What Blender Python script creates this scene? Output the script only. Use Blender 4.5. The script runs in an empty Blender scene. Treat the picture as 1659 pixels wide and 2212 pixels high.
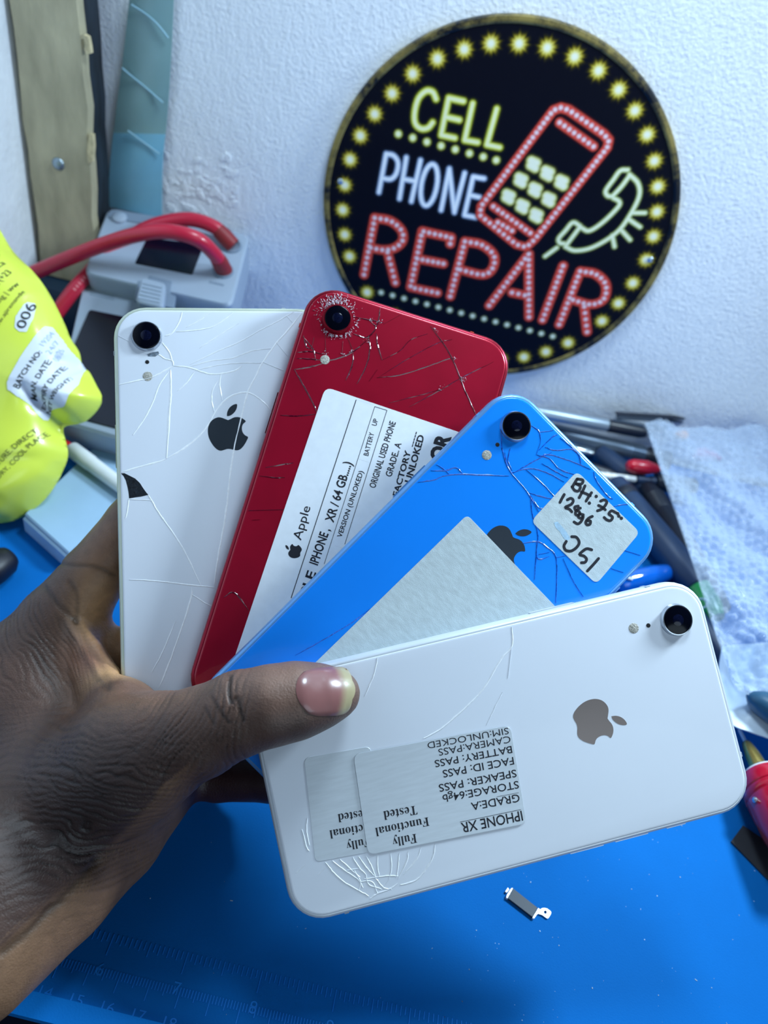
import bpy, bmesh, math, random
import numpy as np
from mathutils import Vector, Matrix

random.seed(7); rng = np.random.default_rng(7)
SC = bpy.context.scene
COL = SC.collection

# ------------------------------------------------------------------ camera
FPX, IW, IH = 1662.0, 1659.0, 2212.0
PITCH, ROLL, CAMH = math.radians(41.5), math.radians(14.0), 0.288
WALL_Y = 0.45
_X = np.array([1, 0, 0.0]); _U = np.array([0, math.sin(PITCH), math.cos(PITCH)])
CF = np.array([0, math.cos(PITCH), -math.sin(PITCH)])
CR = math.cos(ROLL) * _X + math.sin(ROLL) * _U
CU = -math.sin(ROLL) * _X + math.cos(ROLL) * _U
CC = np.array([0, 0, CAMH])
camd = bpy.data.cameras.new('camera'); cam = bpy.data.objects.new('camera', camd); COL.objects.link(cam)
M4 = Matrix.Identity(4)
for i in range(3):
    M4[i][0], M4[i][1], M4[i][2], M4[i][3] = CR[i], CU[i], -CF[i], CC[i]
cam.matrix_world = M4
camd.sensor_fit = 'VERTICAL'; camd.sensor_height = 34.6; camd.sensor_width = 34.6
camd.lens = 34.6 * FPX / IH
camd.clip_start = 0.01; camd.clip_end = 10
camd.dof.use_dof = True; camd.dof.focus_distance = 0.246; camd.dof.aperture_fstop = 11.0
SC.camera = cam

# ------------------------------------------------------------------ world, lights, exposure
w = bpy.data.worlds.new('fill_light'); SC.world = w; w.use_nodes = True
bg = w.node_tree.nodes['Background']
bg.inputs[0].default_value = (0.15, 0.40, 1.0, 1); bg.inputs[1].default_value = 0.02

def area(name, loc, target, size, power, color):
    l = bpy.data.lights.new(name, 'AREA'); l.shape = 'DISK'; l.size = size; l.energy = power; l.color = color
    o = bpy.data.objects.new(name, l); COL.objects.link(o); o.location = loc
    d = Vector(target) - Vector(loc); o.rotation_euler = d.to_track_quat('-Z', 'Y').to_euler()
    return o
LC = (0.67, 0.86, 1.0)
area('bench_lamp_light', (0.04, 0.335, 0.49), (0.02, 0.27, 0.0), 0.12, 1.40, LC)
f = area('bench_lamp_light', (0.29, 0.362, 0.36), (0.03, 0.17, 0.06), 0.08, 1.30, LC); f.data.spread = math.radians(112)
area('fill_light', (0.50, -0.60, 0.36), (0.02, 0.30, 0.17), 0.80, 3.3, LC)  # added soft fill from the front right, not a known lamp
SC.view_settings.view_transform = 'Standard'; SC.view_settings.look = 'None'
SC.view_settings.exposure = -0.10; SC.view_settings.gamma = 1.0; SC.view_settings.use_curve_mapping = False

# ------------------------------------------------------------------ helpers: pixel -> place on a real surface
def ray(u, v): return (u - IW / 2) / FPX * CR - (v - IH / 2) / FPX * CU + CF
def on_plane(u, v, p, n):
    d = ray(u, v); n = np.asarray(n, float)
    return CC + d * (np.dot(n, np.asarray(p) - CC) / np.dot(n, d))
def on_z(u, v, z): return on_plane(u, v, (0, 0, z), (0, 0, 1))
def on_y(u, v, y): return on_plane(u, v, (0, y, 0), (0, 1, 0))
def at_d(u, v, d): return CC + ray(u, v) * d

# ------------------------------------------------------------------ helpers: materials
def srgb(r, g, b):
    f = lambda c: (c / 255) / 12.92 if c / 255 <= 0.04045 else ((c / 255 + 0.055) / 1.055) ** 2.4
    return (f(r), f(g), f(b), 1)
MATS = {}
def mat(name, col, rough=0.5, metal=0.0, var=0.06, vscale=60.0, bump=0.0, bscale=400.0, coat=0.0, alpha=1.0, trans=0.0, spec=0.5, attr=None, stretch=None):
    if name in MATS: return MATS[name]
    m = bpy.data.materials.new(name); m.use_nodes = True; MATS[name] = m
    nt = m.node_tree; N = nt.nodes; L = nt.links; p = N['Principled BSDF']
    p.inputs['Roughness'].default_value = rough; p.inputs['Metallic'].default_value = metal
    p.inputs['Coat Weight'].default_value = coat; p.inputs['Coat Roughness'].default_value = 0.06
    p.inputs['Alpha'].default_value = alpha; p.inputs['Transmission Weight'].default_value = trans
    p.inputs['Specular IOR Level'].default_value = spec
    tc = N.new('ShaderNodeTexCoord'); vec = tc.outputs['Object']
    if stretch:
        mp = N.new('ShaderNodeMapping'); mp.inputs['Scale'].default_value = stretch; L.new(vec, mp.inputs[0]); vec = mp.outputs[0]
    if attr:
        a = N.new('ShaderNodeAttribute'); a.attribute_name = attr; base = a.outputs['Color']
    else:
        c = N.new('ShaderNodeRGB'); c.outputs[0].default_value = col; base = c.outputs[0]
    nz = N.new('ShaderNodeTexNoise'); nz.inputs['Scale'].default_value = vscale; nz.inputs['Detail'].default_value = 5
    L.new(vec, nz.inputs['Vector'])
    mr = N.new('ShaderNodeMapRange'); mr.inputs['To Min'].default_value = 1 - var; mr.inputs['To Max'].default_value = 1 + var
    mr.inputs['From Min'].default_value = 0.3; mr.inputs['From Max'].default_value = 0.7
    L.new(nz.outputs['Fac'], mr.inputs['Value'])
    mx = N.new('ShaderNodeMix'); mx.data_type = 'RGBA'; mx.blend_type = 'MULTIPLY'; mx.inputs[0].default_value = 1
    L.new(base, mx.inputs[6]); L.new(mr.outputs[0], mx.inputs[7]); L.new(mx.outputs[2], p.inputs['Base Color'])
    if bump > 0:
        n2 = N.new('ShaderNodeTexNoise'); n2.inputs['Scale'].default_value = bscale; n2.inputs['Detail'].default_value = 4
        L.new(vec, n2.inputs['Vector'])
        b = N.new('ShaderNodeBump'); b.inputs['Strength'].default_value = 1; b.inputs['Distance'].default_value = bump
        L.new(n2.outputs['Fac'], b.inputs['Height']); L.new(b.outputs[0], p.inputs['Normal'])
    return m

# ------------------------------------------------------------------ helpers: objects
def wmat(o):
    m = o.matrix_basis.copy()
    while o.parent: o = o.parent; m = o.matrix_basis @ m
    return m
def tag(o, label=None, cat=None, group=None, kind=None):
    if label: o['label'] = label
    if cat: o['category'] = cat
    if group: o['group'] = group
    if kind: o['kind'] = kind
    return o
def thing(name, label, cat, loc, group=None, mtx=None):
    o = bpy.data.objects.new(name, None); COL.objects.link(o); o.empty_display_size = 0.01
    o.matrix_basis = mtx if mtx is not None else Matrix.Translation(Vector(loc))
    return tag(o, label, cat, group)
class MB:
    def __init__(s): s.v = []; s.f = []
    def add(s, v, f):
        o = len(s.v); s.v += [tuple(map(float, p)) for p in v]; s.f += [tuple(int(i) + o for i in q) for q in f]; return s
    def box(s, c, ax, ay, az, bev=0.0):
        c = np.asarray(c, float); ax, ay, az = [np.asarray(a, float) for a in (ax, ay, az)]
        if bev <= 0:
            v = [c + i * ax + j * ay + k * az for k in (-1, 1) for j in (-1, 1) for i in (-1, 1)]
            return s.add(v, [(0, 2, 3, 1), (4, 5, 7, 6), (0, 1, 5, 4), (2, 6, 7, 3), (0, 4, 6, 2), (1, 3, 7, 5)])
        lx, ly = np.linalg.norm(ax), np.linalg.norm(ay)
        poly = rrect(lx, ly, bev, 4); lz = np.linalg.norm(az)
        return s.prism([c - az * 0 + p[0] * ax / lx + p[1] * ay / ly for p in poly], az, bev_mm=min(bev, lz) * 0.5, both=True)
    def prism(s, poly, az, bev_mm=0.0, both=False, holes=None):
        """poly: 3D points ccw seen from +az; extrude from -az to +az (both) or 0..az"""
        P = np.asarray(poly, float); az = np.asarray(az, float); n = len(P); c = P.mean(0)
        lo = -az if both else az * 0; hi = az; un = az / (np.linalg.norm(az) + 1e-12)
        rings = []
        if bev_mm > 0:
            d = P - c; r = np.linalg.norm(d, axis=1)[:, None]; ins = P - d / r * bev_mm
            rings = [ins + lo, P + lo + un * bev_mm, P + hi - un * bev_mm, ins + hi]
        else: rings = [P + lo, P + hi]
        v = np.concatenate(rings); f = []
        for k in range(len(rings) - 1):
            for i in range(n): f.append((k * n + i, k * n + (i + 1) % n, (k + 1) * n + (i + 1) % n, (k + 1) * n + i))
        f.append(tuple(range(n - 1, -1, -1))); f.append(tuple(range((len(rings) - 1) * n, len(rings) * n)))
        return s.add(v, f)
    def tube(s, path, rad, seg=14, cap=True):
        P = np.asarray(path, float); n = len(P); R = np.full(n, rad, float) if np.isscalar(rad) else np.asarray(rad, float)
        T = np.gradient(P, axis=0) if n > 2 else np.repeat((P[1:] - P[:1]), 2, 0)
        T /= np.linalg.norm(T, axis=1)[:, None] + 1e-12
        a = np.array([0, 0, 1.0]) if abs(T[0][2]) < 0.9 else np.array([1.0, 0, 0])
        N = np.cross(T[0], a); N /= np.linalg.norm(N); v = []
        for i in range(n):
            N = N - T[i] * (N @ T[i]); N /= np.linalg.norm(N) + 1e-12; B = np.cross(T[i], N)
            for k in range(seg):
                t = 2 * math.pi * k / seg; v.append(P[i] + R[i] * (math.cos(t) * N + math.sin(t) * B))
        f = [(i * seg + k, i * seg + (k + 1) % seg, (i + 1) * seg + (k + 1) % seg, (i + 1) * seg + k) for i in range(n - 1) for k in range(seg)]
        if cap: f += [tuple(range(seg - 1, -1, -1)), tuple(range((n - 1) * seg, n * seg))]
        return s.add(v, f)
    def lathe(s, c, axis, prof, seg=24):
        """prof: (t along axis, radius)"""
        axis = np.asarray(axis, float); axis = axis / np.linalg.norm(axis); c = np.asarray(c, float)
        # exact frame: keep steps sharp
        a = np.array([0, 0, 1.0]) if abs(axis[2]) < 0.9 else np.array([1.0, 0, 0])
        N = np.cross(axis, a); N /= np.linalg.norm(N); B = np.cross(axis, N); v = []
        for t, r in prof:
            for k in range(seg):
                q = 2 * math.pi * k / seg; v.append(c + axis * t + r * (math.cos(q) * N + math.sin(q) * B))
        n = len(prof)
        f = [(i * seg + k, i * seg + (k + 1) % seg, (i + 1) * seg + (k + 1) % seg, (i + 1) * seg + k) for i in range(n - 1) for k in range(seg)]
        f += [tuple(range(seg - 1, -1, -1)), tuple(range((n - 1) * seg, n * seg))]
        return s.add(v, f)
    def grid(s, G):
        G = np.asarray(G, float); a, b = G.shape[:2]
        return s.add(G.reshape(-1, 3), [(i * b + j, (i + 1) * b + j, (i + 1) * b + j + 1, i * b + j + 1) for i in range(a - 1) for j in range(b - 1)])
    def build(s, name, m, parent=None, smooth=True, local=False, angle=40):
        V = np.array(s.v, float)
        if parent is not None and not local:
            inv = np.array(wmat(parent).inverted()); V = V @ inv[:3, :3].T + inv[:3, 3]
        me = bpy.data.meshes.new(name); me.from_pydata(V.tolist(), [], s.f); me.validate()
        bm = bmesh.new(); bm.from_mesh(me); bmesh.ops.recalc_face_normals(bm, faces=bm.faces); bm.to_mesh(me); bm.free()
        if smooth:
            me.polygons.foreach_set('use_smooth', [True] * len(me.polygons))
            me.set_sharp_from_angle(angle=math.radians(angle))
        me.materials.append(m)
        o = bpy.data.objects.new(name, me); COL.objects.link(o)
        if parent is not None: o.parent = parent
        return o
def rrect(hx, hy, r, n=6):
    out = []
    for cx, cy, a0 in ((hx - r, hy - r, 0), (-hx + r, hy - r, 90), (-hx + r, -hy + r, 180), (hx - r, -hy + r, 270)):
        for k in range(n + 1):
            a = math.radians(a0 + 90 * k / n); out.append((cx + r * math.cos(a), cy + r * math.sin(a)))
    return out
def spline(pts, n=8):
    P = np.asarray(pts, float)
    if len(P) < 3: return P
    Q = np.vstack([2 * P[0] - P[1], P, 2 * P[-1] - P[-2]]); out = []
    for i in range(1, len(Q) - 2):
        for k in range(n):
            t = k / n; a, b, c, d = Q[i - 1], Q[i], Q[i + 1], Q[i + 2]
            out.append(0.5 * (2 * b + (c - a) * t + (2 * a - 5 * b + 4 * c - d) * t * t + (3 * b - a - 3 * c + d) * t ** 3))
    out.append(P[-1]); return np.array(out)
_TC = {}
def text_geo(s, bold=0.0, mono=False):
    """2D glyph mesh scaled so that width = 1 along the text, cap height = 1"""
    key = (s, bold)
    if key in _TC: return _TC[key]
    def mk(t):
        cu = bpy.data.curves.new('t', 'FONT'); cu.body = t; cu.offset = bold; cu.resolution_u = 3
        o = bpy.data.objects.new('t', cu); COL.objects.link(o)
        dg = bpy.context.evaluated_depsgraph_get(); dg.update()
        me = bpy.data.meshes.new_from_object(o.evaluated_get(dg))
        v = np.array([x.co[:] for x in me.vertices]); f = [tuple(p.vertices) for p in me.polygons]
        bpy.data.objects.remove(o); bpy.data.curves.remove(cu); bpy.data.meshes.remove(me)
        return v, f
    v, f = mk(s); h, _ = mk('H'); cap = h[:, 1].max() - h[:, 1].min()
    x0, x1 = v[:, 0].min(), v[:, 0].max()
    v = np.c_[(v[:, 0] - x0) / (x1 - x0), v[:, 1] / cap]
    _TC[key] = (v, f); return _TC[key]
SER = {}
def serif(s):
    """serif letters: mathematical bold alphabet of the built-in font"""
    o = ''
    for ch in s:
        if 'A' <= ch <= 'Z': o += chr(0x1D400 + ord(ch) - 65)
        elif 'a' <= ch <= 'z': o += chr(0x1D41A + ord(ch) - 97)
        elif '0' <= ch <= '9': o += chr(0x1D7CE + ord(ch) - 48)
        else: o += ch
    return o
class Print:
    """flat print on a surface; surf(u,v) -> point in space, nrm outward normal"""
    def __init__(s, surf, nrm, lift=0.00006, project=None): s.surf = surf; s.n = np.asarray(nrm, float); s.lift = lift; s.mb = MB(); s.project = project
    def put(s, P): return np.array([s.project(p) if s.project else p + s.n * s.lift for p in P])
    def text(s, t, p0, p1, cap, bold=0.0):
        a, b = s.surf(*p0), s.surf(*p1); x = b - a; y = np.cross(s.n, x / np.linalg.norm(x))
        v, f = text_geo(t, bold)
        P = a + v[:, :1] * x + v[:, 1:] * y * cap
        s.mb.add(s.put(P), f); return s
    def line(s, pts, w, closed=False, taper=False):
        P = np.array([s.surf(*p) for p in pts]); n = len(P)
        if closed: P = np.vstack([P, P[:1]]); n += 1
        T = np.gradient(P, axis=0) if n > 2 else np.repeat(P[1:] - P[:1], 2, 0); T /= np.linalg.norm(T, axis=1)[:, None] + 1e-12
        S = np.cross(s.n, T) * w / 2; v = np.concatenate([P - S, P + S])
        s.mb.add(s.put(v), [(i, i + 1, n + i + 1, n + i) for i in range(n - 1)])
        for e in (0, n - 1):   # round ends
            e0 = P[e]; t = T[e] * (-1 if e == 0 else 1); sd = np.cross(s.n, t)
            q = [e0 + w / 2 * (math.cos(a) * t + math.sin(a) * sd) for a in np.linspace(-math.pi / 2, math.pi / 2, 6)]
            s.mb.add(s.put(q), [tuple(range(6))])
        return s
    def dot(s, p, r, n=10):
        c = s.surf(*p); a = np.array([1.0, 0, 0]) if abs(s.n[0]) < .9 else np.array([0, 1.0, 0]); a = np.cross(s.n, a); a /= np.linalg.norm(a); b = np.cross(s.n, a)
        s.mb.add(s.put([c + r * (math.cos(q) * a + math.sin(q) * b) for q in np.linspace(0, 2 * math.pi, n, endpoint=False)]), [tuple(range(n))]); return s
    def poly(s, pts):
        s.mb.add(s.put([s.surf(*p) for p in pts]), [tuple(range(len(pts)))]); return s
def Z(ox, oy, k): return lambda *pts: [(ox + x / k, oy + y / k) for x, y in pts]

# ================================================================== SETTING
def wall_material():
    m = mat('white_plaster', srgb(238, 242, 248), 0.6, var=0.03, vscale=18)
    nt = m.node_tree; N = nt.nodes; L = nt.links; p = N['Principled BSDF']
    tc = N.new('ShaderNodeTexCoord'); mp = N.new('ShaderNodeMapping'); mp.inputs['Rotation'].default_value = (0, math.radians(-35), 0)
    mp.inputs['Scale'].default_value = (1, 1, 0.35); L.new(tc.outputs['Object'], mp.inputs[0])
    n1 = N.new('ShaderNodeTexNoise'); n1.inputs['Scale'].default_value = 240; n1.inputs['Detail'].default_value = 3; L.new(mp.outputs[0], n1.inputs['Vector'])
    n2 = N.new('ShaderNodeTexNoise'); n2.inputs['Scale'].default_value = 520; n2.inputs['Detail'].default_value = 3; L.new(tc.outputs['Object'], n2.inputs['Vector'])
    ad = N.new('ShaderNodeMath'); ad.operation = 'ADD'; L.new(n1.outputs['Fac'], ad.inputs[0]); L.new(n2.outputs['Fac'], ad.inputs[1])
    b = N.new('ShaderNodeBump'); b.inputs['Strength'].default_value = 1; b.inputs['Distance'].default_value = 0.00055
    L.new(ad.outputs[0], b.inputs['Height']); L.new(b.outputs[0], p.inputs['Normal'])
    return m
WM = wall_material()
mb = MB(); mb.box((0.1, WALL_Y + 0.02, 0.3), (0.75, 0, 0), (0, 0.02, 0), (0, 0, 0.34)); wall = tag(mb.build('wall_back', WM, smooth=False), kind='structure')
# peeled lumps of plaster near the corner, each an irregular flake standing proud of the wall
mb = MB()
for k in range(60):
    u = random.gauss(420, 55); v = random.gauss(408, 28)
    c = on_y(u, v, WALL_Y); r = random.uniform(.0008, .0026); ang = random.uniform(0, 6.28); el = random.uniform(1, 2.6)
    n = 7; pts = []
    for i in range(n):
        a = 2 * math.pi * i / n; rr = r * random.uniform(.6, 1.1); x, z = rr * math.cos(a) * el, rr * math.sin(a)
        pts.append(c + np.array([x * math.cos(ang) - z * math.sin(ang), 0, x * math.sin(ang) + z * math.cos(ang)]))
    mb.prism(pts[::-1], (0, -random.uniform(.0002, .0006), 0), bev_mm=.0002)
o = mb.build('paint_flakes', WM, wall); o['kind'] = 'stuff'
# left wall, running forward from the corner
xL = on_y(15, 0, 0.42)[0]
mb = MB(); mb.box((xL - 0.032, 0.06, 0.3), (0.03, 0, 0), (0, 0.39, 0), (0, 0, 0.34)); tag(mb.build('wall_left', mat('left_plaster', srgb(236, 240, 247), .6, bump=.0006, bscale=260), smooth=False), kind='structure')
# bench
mb = MB(); mb.box((0.28, 0.15, -0.018), (0.57, 0, 0), (0, 0.30, 0), (0, 0, 0.0155), bev=.003)
bench = tag(mb.build('workbench', mat('dark_bench', srgb(18, 22, 40), .5, var=.2)), 'dark workbench board below the blue mat', 'workbench')

# blue silicone mat, with moulded rim and ruler
MATZ = 0.0
mat_blue = mat('mat_blue', srgb(2, 104, 184), .78, var=.05, vscale=25, bump=.00006, bscale=1500, spec=.12)
yf0 = on_z(120, 2160, 0.0)[1]
repair_mat = thing('repair_mat', 'blue silicone repair mat with moulded ruler, under the hand and phones', 'mat', (0.02, 0.24, -0.0025))
mb = MB(); mb.box((0.04, (yf0 - .006 + .445) / 2, -0.00125), (0.275, 0, 0), (0, (.445 - yf0 + .006) / 2, 0), (0, 0, .00125), bev=.0012); mb.build('mat_sheet', mat_blue, repair_mat)
mb = MB(); mb.box((0.04, yf0 - .0032, 0.001), (0.275, 0, 0), (0, .0034, 0), (0, 0, .0018), bev=.001); mb.build('front_rim', mat_blue, repair_mat)
mat_tick = mat('mat_tick', srgb(22, 132, 226), .6, spec=.2)
P = Print(lambda u, v: on_z(u, v, 0), (0, 0, 1), .00012)
i0 = on_z(407, 2058, 0); c0 = on_z(197, 2085, 0)
def tick(x, y, l): P.mb.box((x, y - l / 2, .0001), (.00013, 0, 0), (0, l / 2, 0), (0, 0, .00012))
for k in range(-24, 64):
    l = .0024
    if k % 2 == 0: l = .003
    if k % 8 == 0: l = .0042
    if k % 16 == 0: l = .0065
    tick(i0[0] + k * .0254 / 16, i0[1], l)
for k in range(-14, 90):
    l = .0024
    if k % 5 == 0: l = .0034
    if k % 10 == 0: l = .006
    tick(c0[0] + k * .001, c0[1], l)
for n in (6, 7, 8, 9):
    x = i0[0] + (n - 7) * .0254
    v, f = text_geo(str(n)); q = np.c_[x - .0012 + v[:, 0] * .0024, i0[1] - .0125 + v[:, 1] * .0036, np.full(len(v), .00012)]; P.mb.add(q, f)
for n in range(14, 22):
    x = c0[0] + (n - 15) * .01
    v, f = text_geo(str(n)); q = np.c_[x - .002 + v[:, 0] * .004, c0[1] - .0115 + v[:, 1] * .003, np.full(len(v), .00012)]; P.mb.add(q, f)
P.mb.build('ruler_marks', mat_tick, repair_mat, smooth=False)
mb = MB()
for k in range(110):
    u, v = random.uniform(1000, 1659), random.uniform(1780, 2212)
    if k > 85: u, v = random.uniform(300, 1100), random.uniform(1750, 2212)
    c = on_z(u, v, 0); r = random.choice([.00005, .00007, .00009, .00016]); a = random.uniform(0, 3.14); e = random.choice([1, 1, 1.6, 3])
    d = np.array([math.cos(a), math.sin(a), 0]); q = np.array([-d[1], d[0], 0])
    mb.box(c + np.array([0, 0, r * .5]), d * r * e, q * r, (0, 0, r * .5))
o = tag(mb.build('dust_specks', mat('dust', srgb(150, 180, 205), .7, var=.9, vscale=40), smooth=False), 'tiny pale specks of dust strewn over the blue mat', 'dust', kind='stuff')
# ================================================================== PHONES
PW, PL, PT = 0.03785, 0.07545, 0.0083
def rotv(wx, wy):
    a = np.radians([wx, wy, 0.0]); t = np.linalg.norm(a)
    if t < 1e-9: return np.eye(3)
    k = a / t; K = np.array([[0, -k[2], k[1]], [k[2], 0, -k[0]], [-k[1], k[0], 0]])
    return np.eye(3) + math.sin(t) * K + (1 - math.cos(t)) * K @ K
CB = np.stack([CR, CU, -CF])          # camera axes as rows
def phone_pose(u, v, d, phi, tx, ty):
    c = CC + ray(u, v) * d / 1000; p = math.radians(phi)
    Rz = np.array([[math.cos(p), -math.sin(p), 0], [math.sin(p), math.cos(p), 0], [0, 0, 1]])
    return c, CB.T @ (rotv(tx, ty) @ Rz)
POSE = {'A': phone_pose(495.17, 1119.70, 268.75, 2.114, -3.764, 8.648),
        'B': phone_pose(767.15, 1114.51, 264.43, -16.556, -4.869, 4.909),
        'C': phone_pose(939.32, 1335.84, 253.52, -45.146, -2.928, 4.523),
        'D': phone_pose(1086.84, 1610.63, 243.0, -77.287, -5.364, 3.517)}
def mtx(pose):
    c, R = pose; m = Matrix.Identity(4)
    for i in range(3):
        for j in range(3): m[i][j] = R[i, j]
        m[i][3] = c[i]
    return m
def lpx(k):
    """pixel -> phone-local (x, y) metres on its back"""
    c, R = POSE[k]
    def f(u, v):
        P = on_plane(u, v, c, R[:, 2]); return (P - c) @ R
    return f
def rings(hx, hy, r, prof, n=8):
    """lofted rounded rectangle: prof = (inset, z)"""
    out = []
    for ins, z in prof: out.append([(x, y, z) for x, y in rrect(hx - ins, hy - ins, r - ins, n)])
    return np.array(out)
def loft(mb, R, cap=(True, True)):
    m, n = R.shape[:2]; f = [(k * n + i, k * n + (i + 1) % n, (k + 1) * n + (i + 1) % n, (k + 1) * n + i) for k in range(m - 1) for i in range(n)]
    if cap[0]: f.append(tuple(range(n - 1, -1, -1)))
    if cap[1]: f.append(tuple(range((m - 1) * n, m * n)))
    mb.add(R.reshape(-1, 3), f); return mb
APPLE = [(0.0, .60), (.10, .64), (.22, .70), (.36, .72), (.50, .69), (.62, .62), (.69, .54), (.60, .46), (.545, .36), (.53, .24), (.56, .10), (.64, -.01), (.76, -.09),
         (.71, -.22), (.63, -.36), (.53, -.49), (.42, -.58), (.30, -.61), (.18, -.585), (.05, -.55), (-.08, -.55), (-.21, -.59), (-.33, -.61), (-.45, -.56), (-.57, -.44), (-.68, -.27),
         (-.76, -.07), (-.79, .14), (-.77, .34), (-.69, .52), (-.57, .64), (-.42, .71), (-.28, .71), (-.14, .66)]
LEAF = [(-.04, .76), (-.02, .92), (.06, 1.08), (.20, 1.20), (.36, 1.24), (.36, 1.10), (.29, .95), (.17, .83), (.06, .77)]
def fit2(k, cpx, up_px, size):
    pass
mat_black = mat('glass_black', srgb(4, 6, 16), .14, var=.1, spec=.22)
mat_hole = mat('hole_black', srgb(6, 8, 14), .6)
mat_ring = mat('ring_steel', srgb(190, 196, 205), .22, metal=1.0)
mat_flash = mat('flash_pearl', srgb(172, 168, 158), .35, var=.3, vscale=1500, bump=.0003, bscale=2500)
mat_logo_grey = mat('logo_grey', srgb(70, 78, 88), .3, metal=.55, var=.03)
mat_logo_bronze = mat('logo_bronze', srgb(128, 116, 112), .28, metal=.6, var=.03)
mat_ink = mat('ink', srgb(14, 18, 32), .6, var=.05)
mat_paper = mat('paper_white', srgb(226, 231, 238), .6, var=.03, vscale=300)
mat_worn = mat('paper_worn', srgb(190, 202, 206), .7, var=.10, vscale=260, bump=.00006, bscale=1800, stretch=(1, 3, 1))
mat_silver = mat('paper_silver', srgb(206, 213, 220), .38, metal=.25, var=.05, vscale=120, stretch=(8, 1, 1))

def phone(k, label, glass, frame, crack, ring, logo, logo_px, lens_px, flash_px, mic_px, band, cracks, cw=.00042, logo_ang=0.0, logo_sz=None, hole=None):
    c, R = POSE[k]; root = thing('smartphone', label, 'smartphone', None, mtx=mtx(POSE[k])); L = lpx(k)
    r = .0112
    mb = MB(); loft(mb, rings(PW, PL, r, [(.0020, -.0083), (.0007, -.0080), (.00018, -.0070), (0, -.0055), (0, -.0030), (.00018, -.0015), (.0006, -.0006), (.0011, -.00022), (.00145, -.00016)]), (True, True))
    mb.build('frame', frame, root, local=True, angle=50)
    mb = MB(); loft(mb, rings(PW, PL, r, [(.00155, -.0005), (.0016, -.00016), (.0019, -.00004), (.0024, 0.0)]), (True, True))
    mb.build('back_glass', glass, root, local=True, angle=60)
    mb = MB(); loft(mb, rings(PW, PL, r, [(.0024, -.0089), (.0018, -.0087), (.0018, -.0083)]), (True, True)); mb.build('front_glass', mat_black, root, local=True)
    # side keys and antenna bands
    def key(x, y, l, name):
        mb = MB(); mb.box((x, y, -.0042), (.00045, 0, 0), (0, l, 0), (0, 0, .0015)); mb.build(name, frame, root, local=True, smooth=False)
    key(PW + .0001, .034, .0055, 'volume_key'); key(PW + .0001, .019, .0055, 'volume_key'); key(-PW + .0001, .0265, .0075, 'power_key'); key(PW + .0001, .049, .0032, 'mute_switch')
    for sx, sy, hor in ((-1, 1, 0), (1, -1, 0), (1, 1, 1), (-1, -1, 1)):
        mb = MB()
        if not hor: mb.box((sx * (PW - .0004), sy * (PL - .0165), -.0042), (.00046, 0, 0), (0, .0007, 0), (0, 0, .0029))
        else: mb.box((sx * (PW - .0165), sy * (PL - .0004), -.0042), (.0007, 0, 0), (0, .00046, 0), (0, 0, .0029))
        mb.build('antenna_band', band, root, local=True, smooth=False)
    # camera
    lx, ly, _ = L(*lens_px)
    mb = MB(); mb.lathe((lx, ly, -.0003), (0, 0, 1), [(0, .0054), (.0003, .0053), (.0006, .00505), (.0016, .0050), (.00185, .00485), (.0019, .00455), (.0017, .0044)], 48); cr = mb.build('camera_ring', ring, root, local=True)
    mb = MB(); mb.lathe((lx, ly, .0002), (0, 0, 1), [(0, .0044), (.00142, .0044), (.0015, .0042), (.0015, .0001)], 40); mb.build('camera_glass', mat_black, cr, local=True)
    mb = MB(); mb.lathe((lx, ly, .00166), (0, 0, 1), [(0, .0019), (.00006, .0018), (.00007, .0001)], 28); mb.build('camera_lens', mat('lens_blue', srgb(10, 14, 36), .12, var=.5, vscale=900, spec=.3), cr, local=True)
    fx, fy, _ = L(*flash_px)
    mb = MB(); mb.lathe((fx, fy, -.0001), (0, 0, 1), [(0, .00165), (.00015, .00165), (.0002, .0015), (.0002, .0001)], 26); mb.build('flash', mat_flash, root, local=True)
    if mic_px:
        mx_, my_, _ = L(*mic_px)
        mb = MB(); mb.lathe((mx_, my_, -.0001), (0, 0, 1), [(0, .0007), (.00015, .0007), (.0002, .0006), (.00014, .0001)], 18); mb.build('microphone_hole', mat_hole, root, local=True)
    # logo
    if logo_px:
        gx, gy, _ = L(*logo_px); s = logo_sz or .0089
        A = spline(APPLE + APPLE[:1], 3)[:-1]; Lf = spline(LEAF + LEAF[:1], 3)[:-1]; mb = MB(); off = -.315
        ca, sa = math.cos(logo_ang), math.sin(logo_ang)
        for pl in (A, Lf):
            mb.prism([(gx + s * (x * ca - (y + off) * sa), gy + s * (x * sa + (y + off) * ca), 0) for x, y in pl], (0, 0, .00005))
        mb.build('logo', logo, root, local=True, smooth=False)
    # cracks: little ridges of displaced glass standing proud of the back
    mb = MB()
    for pts in cracks:
        wk = cw
        if isinstance(pts, tuple): pts, wk = pts[0], cw * pts[1]
        P = spline([L(*p)[:2] for p in pts], 5); P = P[(abs(P[:, 0]) < PW - .0018) & (abs(P[:, 1]) < PL - .0018)]
        if len(P) < 2: continue
        P = P + rng.normal(0, .00004, P.shape)
        T = np.gradient(P, axis=0); T /= np.linalg.norm(T, axis=1)[:, None] + 1e-12; S = np.c_[-T[:, 1], T[:, 0]]
        n = len(P); tp = np.minimum(1, np.minimum(np.arange(n), np.arange(n)[::-1]) / 3 * .7 + .3)[:, None] * rng.uniform(.75, 1.25, (n, 1))
        h = .00013
        V = np.concatenate([np.c_[P + S * wk * .5 * tp, np.full(n, -.00002)], np.c_[P + S * wk * .12 * tp, np.full(n, h)], np.c_[P - S * wk * .5 * tp, np.full(n, .00001)]])
        mb.add(V, [(i, i + 1, n + i + 1, n + i) for i in range(n - 1)] + [(n + i, n + i + 1, 2 * n + i + 1, 2 * n + i) for i in range(n - 1)])
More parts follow.
